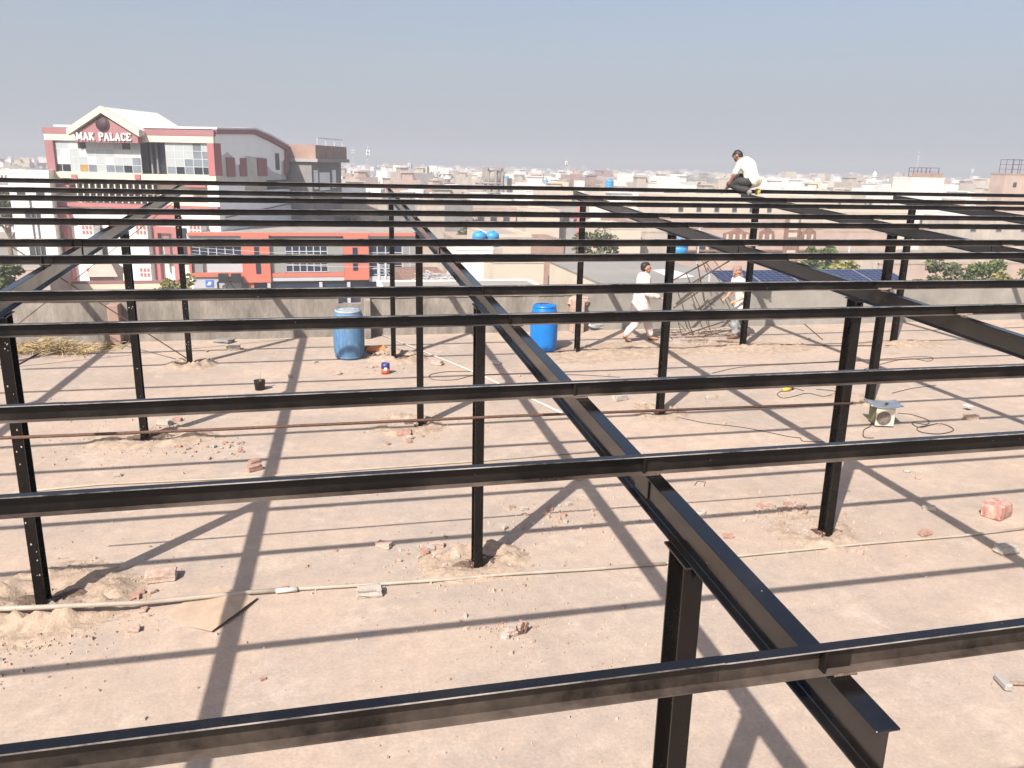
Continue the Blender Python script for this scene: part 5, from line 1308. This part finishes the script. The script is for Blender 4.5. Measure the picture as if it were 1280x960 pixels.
# ================================================================== town
rr = random.Random(2024)
HC = ['t_cream', 't_cream2', 't_white', 't_pink', 't_brick', 't_grey', 't_white', 't_cream', 't_white', 't_white', 't_cream2']
names = {'t_cream': 'cream', 't_cream2': 'stained cream', 't_white': 'white', 't_pink': 'pinkish brick', 't_brick': 'raw brick', 't_grey': 'grey cement'}
def far_house_mesh(m, seed, h, tank):
    r_ = random.Random(seed); b = MB(); w, d = r_.uniform(7, 13), r_.uniform(8, 13)
    b.box((-w/2, -d/2, -.2), (w/2, d/2, h))
    t = .25; ph = .9
    for a0, a1 in (((-w/2, -d/2), (w/2, -d/2+t)), ((-w/2, d/2-t), (w/2, d/2)), ((-w/2, -d/2+t), (-w/2+t, d/2-t)), ((w/2-t, -d/2+t), (w/2, d/2-t))): b.box((a0[0], a0[1], h), (a1[0], a1[1], h+ph))
    x = r_.uniform(-w/2+1, w/2-4); b.box((x, -1, h), (x+3, 3, h+2.6)); b.box((x-.3, -1.3, h+2.6), (x+3.3, 3.3, h+2.8))
    if r_.random() < .5: x = -w/2+1 if x > 0 else w/2-5; b.box((x, 0, h), (x+4, d/2-1, h+3.1))
    if r_.random() < .7: b.box((-w/2, -d/2-1.1, h*.5), (w/2*r_.uniform(-.2, 1), -d/2, h*.5+.18)); b.box((-w/2, -d/2-1.1, h*.5+.18), (w/2*.1, -d/2-1.0, h*.5+1.0))
    b.cur = 1
    for z in [z for z in (1.0, 4.2, 7.4, 10.4) if z < h-1.8]:
        n = r_.randint(2, 4)
        for i in range(n):
            xx = -w/2+w*(i+.5)/n; b.box((xx-.55, -d/2-.05, z), (xx+.55, -d/2+.05, z+1.4))
        for i in range(2):
            yy = -d/2+d*(i+.5)/2; b.box((-w/2-.05, yy-.5, z), (-w/2+.05, yy+.5, z+1.4)); b.box((w/2-.05, yy-.5, z), (w/2+.05, yy+.5, z+1.4))
    if tank:
        b.cur = 2; b.lathe([(.6, 0), (.6, 1.2), (.25, 1.5)], (w/2-1.4, d/2-1.5, h+.2), 10)
    return b.mesh('far_house', [M[m], M['t_win'], M['tank']])
proto = {}
for m in set(HC):
    for k in range(4):
        for st in (2, 3):
            proto[(m, k, st)] = far_house_mesh(m, hash((m, k, st)) % 9999 if False else len(proto)*13+5, [0, 0, 6.2, 8.7][st], k == 0)
placed = []
def far_house(x, y, m, k, st, rz, sc):
    o = bpy.data.objects.new('far_house', proto[(m, k, st)]); col.objects.link(o)
    o.location = (x, y, -12); o.rotation_euler.z = rz; o.scale = (sc, sc, sc)
    fl = 'two storey' if st == 2 else 'three storey'
    tk = ' with a blue rooftop tank' if k == 0 else ''
    tag(o, f'small hazy {names[m]} {fl} flat roofed town house{tk}', 'house', f'{names[m]} {fl} town houses{tk}')
cnt = 0
tries = 0
while cnt < 262 and tries < 6000:
    tries += 1
    t = rr.random(); D = 150*(620/150)**(t**.9); az = R(rr.uniform(-20, 47.5))
    x, y = D*math.sin(az), D*math.cos(az)
    sp = 11.5 + D*.012
    if y < 150 or any((x-a)**2+(y-c)**2 < sp*sp for a, c in placed): continue
    if az < R(-4) and D < 175: continue
    placed.append((x, y)); st = 3 if rr.random() < (.25 if D < 260 else .42) else 2
    far_house(x, y, rr.choice(HC), rr.randrange(4), st, rr.choice([0, 0, .1, -.15, .3, 1.57, -.3])+rr.uniform(-.06, .06), rr.uniform(.85, 1.2)); cnt += 1
# the town beyond reads as one mass
ft = MB(); cm = ['t_cream', 't_white', 't_pink', 't_cream2', 't_grey', 't_brick']
for _ in range(2100):
    D = 560+1700*rr.random()**1.3; az = R(rr.uniform(-22, 50)); x, y = D*math.sin(az), D*math.cos(az)
    w, d = rr.uniform(8, 17), rr.uniform(8, 15); h = rr.choice([4, 5.5, 6.5, 7, 8, 9, 10]) + (5 if rr.random() < .03 else 0); ft.cur = rr.choice([0, 0, 1, 1, 1, 1, 2, 3, 3, 4])
    mm = Matrix.Translation((x, y, -12)) @ Matrix.Rotation(rr.uniform(-.4, .4), 4, 'Z')
    ft.box((-w/2, -d/2, -.2), (w/2, d/2, h), mm)
    if rr.random() < .6: ft.box((-w/4, -d/4, h), (w/6, d/4, h+2.7), mm)
    if rr.random() < .3: ft.box((w/4, -d/4, h), (w/4+1.6, d/4, h+2), mm)
tag(ft.build('far_town', [M[c] for c in cm]), 'dense hazy mass of pale town roofs spreading to the horizon', 'town', kind='stuff')
fv = MB()
for _ in range(130):
    D = 300+1900*rr.random(); az = R(rr.uniform(-22, 50)); c = Vector((D*math.sin(az), D*math.cos(az), -12+rr.uniform(4, 8))); r = rr.uniform(2.5, 5.5)
    for _k in range(70):
        u = Vector((rr.gauss(0, 1), rr.gauss(0, 1), rr.gauss(0, .7))).normalized()*r*rr.random()**.4; q = c+u; s = .9
        x_ = Vector((rr.gauss(0, 1), rr.gauss(0, 1), rr.gauss(0, .6))).normalized()*s; y_ = x_.cross(Vector((rr.gauss(0, 1), rr.gauss(0, 1), rr.gauss(0, 1)))).normalized()*s*.6
        fv.add([q-x_, q+y_, q+x_, q-y_], [(0, 1, 2, 3)])
tag(fv.build('far_trees', M['leaf1']), 'scattered dull green tree crowns among the hazy far roofs', 'trees', kind='stuff')

# landmarks on the skyline
def at_sky(px, pyb, Y): return wp(px, pyb, Y)
def lattice_tower(px, pyt, Y, label, base=-12, w0=2.6):
    x = wp(px, pyt, Y).x; H_ = zat(x, Y, pyt)-base; e = empty('lattice_tower', (x, Y, base), label, 'tower'); b = MB(); lv = 12
    def cor(k): 
        w = w0*(1-.8*k/lv)/1; z = H_*k/lv; return [Vector((sx*w/2, sy*w/2, z)) for sx, sy in ((-1, -1), (1, -1), (1, 1), (-1, 1))]
    for k in range(lv):
        a, c = cor(k), cor(k+1)
        for q in range(4):
            b.bar(a[q], c[q], .16); b.bar(a[q], c[(q+1) % 4], .10); b.bar(c[q], c[(q+1) % 4], .10)
    b.build('mast', M['galv'], e); b = MB(); b.bar((0, 0, H_), (0, 0, H_+2.5), .12)
    for zz, s in ((.86, .9), (.93, .8)): 
        for q in range(3): b.tube([(math.cos(q*2.1)*s, math.sin(q*2.1)*s, H_*zz), (math.cos(q*2.1)*s, math.sin(q*2.1)*s, H_*zz+1.6)], .25, 6)
    b.build('antennas', M['white'], e)
lattice_tower(459.5, 188, 420, 'taller grey lattice mast on the skyline right of the hall')
lattice_tower(441, 187, 640, 'fainter lattice mast on the skyline close to the grey annex')
lattice_tower(511, 205, 520, 'short hazy lattice mast left of the round water tower')
lattice_tower(708, 202, 560, 'thin hazy mast on the skyline above the frame centre')
lattice_tower(760, 212, 700, 'very faint thin mast on the skyline right of the frame centre')
lattice_tower(1216, 212, 560, 'hazy thin mast on the skyline left of the brick tower')
def minaret(px, pyt, Y, label):
    x = wp(px, pyt, Y).x; H_ = zat(x, Y, pyt)+12; e = empty('minaret', (x, Y, -12), label, 'minaret')
    b = MB(); b.lathe([(1.1, 0), (1.0, H_*.72), (1.5, H_*.74), (1.5, H_*.77), (.9, H_*.78), (.8, H_*.86), (1.2, H_*.87), (1.2, H_*.885), (.7, H_*.89)], n=12); b.build('shaft', M['t_white'], e)
    b = MB(); b.lathe([(.8, H_*.891), (.95, H_*.92), (.6, H_*.96), (.1, H_)], n=12); b.build('dome', M['t_white'], e)
minaret(559.5, 211, 300, 'white minaret on the skyline left of the round water tower')
minaret(1094, 214, 290, 'white minaret on the skyline left of the white upper block')
minaret(998, 222, 420, 'small white minaret on the skyline right of the kneeling man')
# round topped concrete water tower
x = wp(617, 225, 240).x; e = empty('water_tower', (x, 240, -12), 'concrete water tower with round tank on legs, on the skyline', 'water tower')
ht = zat(x, 240, 209)+12; r = 20*240/FPX/2*1.15
b = MB(); b.lathe([(r*.5, ht*.66), (r, ht*.74), (r, ht*.86), (r*.8, ht*.94), (r*.4, ht*.985), (.2, ht)], n=20); b.build('tank', M['far_conc'], e)
b = MB()
for k in range(8):
    a = 6.283*k/8; b.bar((math.cos(a)*r*1.05, math.sin(a)*r*1.05, 0), (math.cos(a)*r*1.05, math.sin(a)*r*1.05, ht*.99), .5)
for z in (.3, .5, .68): b.lathe([(r*1.1, ht*z), (r*1.1, ht*z+.5)], n=16)
b.build('legs_frame', M['far_conc'], e)
b = MB(); b.bar((-r*1.1, -r, ht*.99), (r*1.1, -r, ht*.99), .3); b.bar((-r*1.6, 0, ht*.6), (-r*1.0, 0, ht*.95), .4); b.build('stair', M['far_conc'], e)
blk('tall_block', 818, 834, 220, 330, 12, 't_white', 'white tall block on the skyline left of the kneeling man', 'building', par=.4, win=([12, 15], 2, .9, 1.2))
blk('scaffolded_block', 785, 817, 219, 360, 12, 't_grey', 'hazy grey unfinished block beside the white tall block', 'building', par=.4, win=([11, 14, 17], 5, 1.2, 1.4))
blk('dark_block', 501, 513, 217, 260, 8, 't_dgrey', 'small dark brick tower on the skyline right of the lattice mast', 'building', par=.3)
blk('white_post_house', 724, 731, 226, 190, 4, 't_white', 'narrow white stair tower on the skyline above the rear column', 'building', par=.2)
tp = wp(762, 232, 200); tank_on((tp.x, 200, tp.z-.6), 'small blue tank on the skyline right of the dark wide tree', 1.6)
bb = MB(); bb.box((tp.x-5, 199, -12), (tp.x+6, 209, tp.z-.6)); tag(bb.build('cream_roof_house', M['t_cream']), 'cream house carrying the small blue skyline tank', 'house')

# a few overhead wires over the street
for i, (y0, y1) in enumerate([(309, 312), (313, 315), (317, 320)]):
    b = MB(); A_, B_ = wp(240, y0, 81), wp(620, y1, 81); 
    b.tube([A_.lerp(B_, t/10)-Vector((0, 0, 1.3*math.sin(math.pi*t/10)*(.5+.2*i))) for t in range(11)], .022, 4, False); tag(b.build('overhead_wire', M['galv']), ['topmost', 'middle', 'lowest'][i]+' of three pale overhead wires strung before the coral building', 'wire')

# ================================================================== haze, sky, sun, camera
hb = MB(); hb.box((-1200, -60, -14), (2600, 3200, 26))
hz_m = bpy.data.materials.new('dusty_air'); hz_m.use_nodes = True; nt = hz_m.node_tree
for n_ in list(nt.nodes):
    if n_.type != 'OUTPUT_MATERIAL': nt.nodes.remove(n_)
pv = nt.nodes.new('ShaderNodeVolumePrincipled'); pv.inputs['Color'].default_value = (.60, .62, .67, 1); pv.inputs['Density'].default_value = .0013; pv.inputs['Anisotropy'].default_value = .0
nt.links.new(pv.outputs['Volume'], nt.nodes['Material Output'].inputs['Volume'])
tag(hb.build('haze', hz_m), kind='stuff')

sun_dir = Vector((-.455, -.527, .70)).normalized()          # towards the sun
el = math.asin(sun_dir.z); azs = math.atan2(sun_dir.x, sun_dir.y)
w = bpy.data.worlds.new('World'); scene.world = w; w.use_nodes = True; nt = w.node_tree
sky = nt.nodes.new('ShaderNodeTexSky'); sky.sky_type = 'NISHITA'; sky.sun_disc = False; sky.sun_elevation = el; sky.sun_rotation = azs % (2*math.pi)
sky.altitude = 200; sky.air_density = .8; sky.dust_density = 4.0; sky.ozone_density = 1.2
# dusty layer of the sky near the horizon
wt = nt.nodes.new('ShaderNodeTexCoord'); ws = nt.nodes.new('ShaderNodeSeparateXYZ'); wr_ = nt.nodes.new('ShaderNodeValToRGB'); wm = nt.nodes.new('ShaderNodeMix'); wm.data_type = 'RGBA'
nt.links.new(wt.outputs['Generated'], ws.inputs['Vector']); nt.links.new(ws.outputs['Z'], wr_.inputs['Fac'])
cr_ = wr_.color_ramp; cr_.elements[0].position = 0; cr_.elements[0].color = (.95, .95, .95, 1); cr_.elements[1].position = .6; cr_.elements[1].color = (0, 0, 0, 1)
for p_, v_ in ((.07, .88), (.2, .42), (.35, .14)): q_ = cr_.elements.new(p_); q_.color = (v_, v_, v_, 1)
nt.links.new(wr_.outputs['Color'], wm.inputs['Factor']); nt.links.new(sky.outputs['Color'], wm.inputs['A']); wm.inputs['B'].default_value = (2.8, 3.02, 3.35, 1)
nt.links.new(wm.outputs['Result'], nt.nodes['Background'].inputs['Color']); nt.nodes['Background'].inputs['Strength'].default_value = .10
sl = bpy.data.lights.new('sun', 'SUN'); sl.energy = 5.0; sl.angle = R(.6); sl.color = (1.0, .93, .85)
so = bpy.data.objects.new('sun', sl); col.objects.link(so); so.rotation_euler = sun_dir.to_track_quat('Z', 'Y').to_euler(); so.location = sun_dir*60

cam = bpy.data.cameras.new('camera'); cam.sensor_width = 36; cam.lens = FPX/1280*36; cam.clip_start = .05; cam.clip_end = 9000
co = bpy.data.objects.new('camera', cam); col.objects.link(co)
mw = Matrix((( RV.x, UV.x, -FV.x, CAM.x), (RV.y, UV.y, -FV.y, CAM.y), (RV.z, UV.z, -FV.z, CAM.z), (0, 0, 0, 1)))
co.matrix_world = mw; scene.camera = co
scene.view_settings.view_transform = 'Standard'; scene.view_settings.look = 'None'; scene.view_settings.gamma = 1; scene.view_settings.exposure = .82
scene.view_settings.use_curve_mapping = False
scene.cycles.volume_bounces = 0; scene.cycles.max_bounces = 6
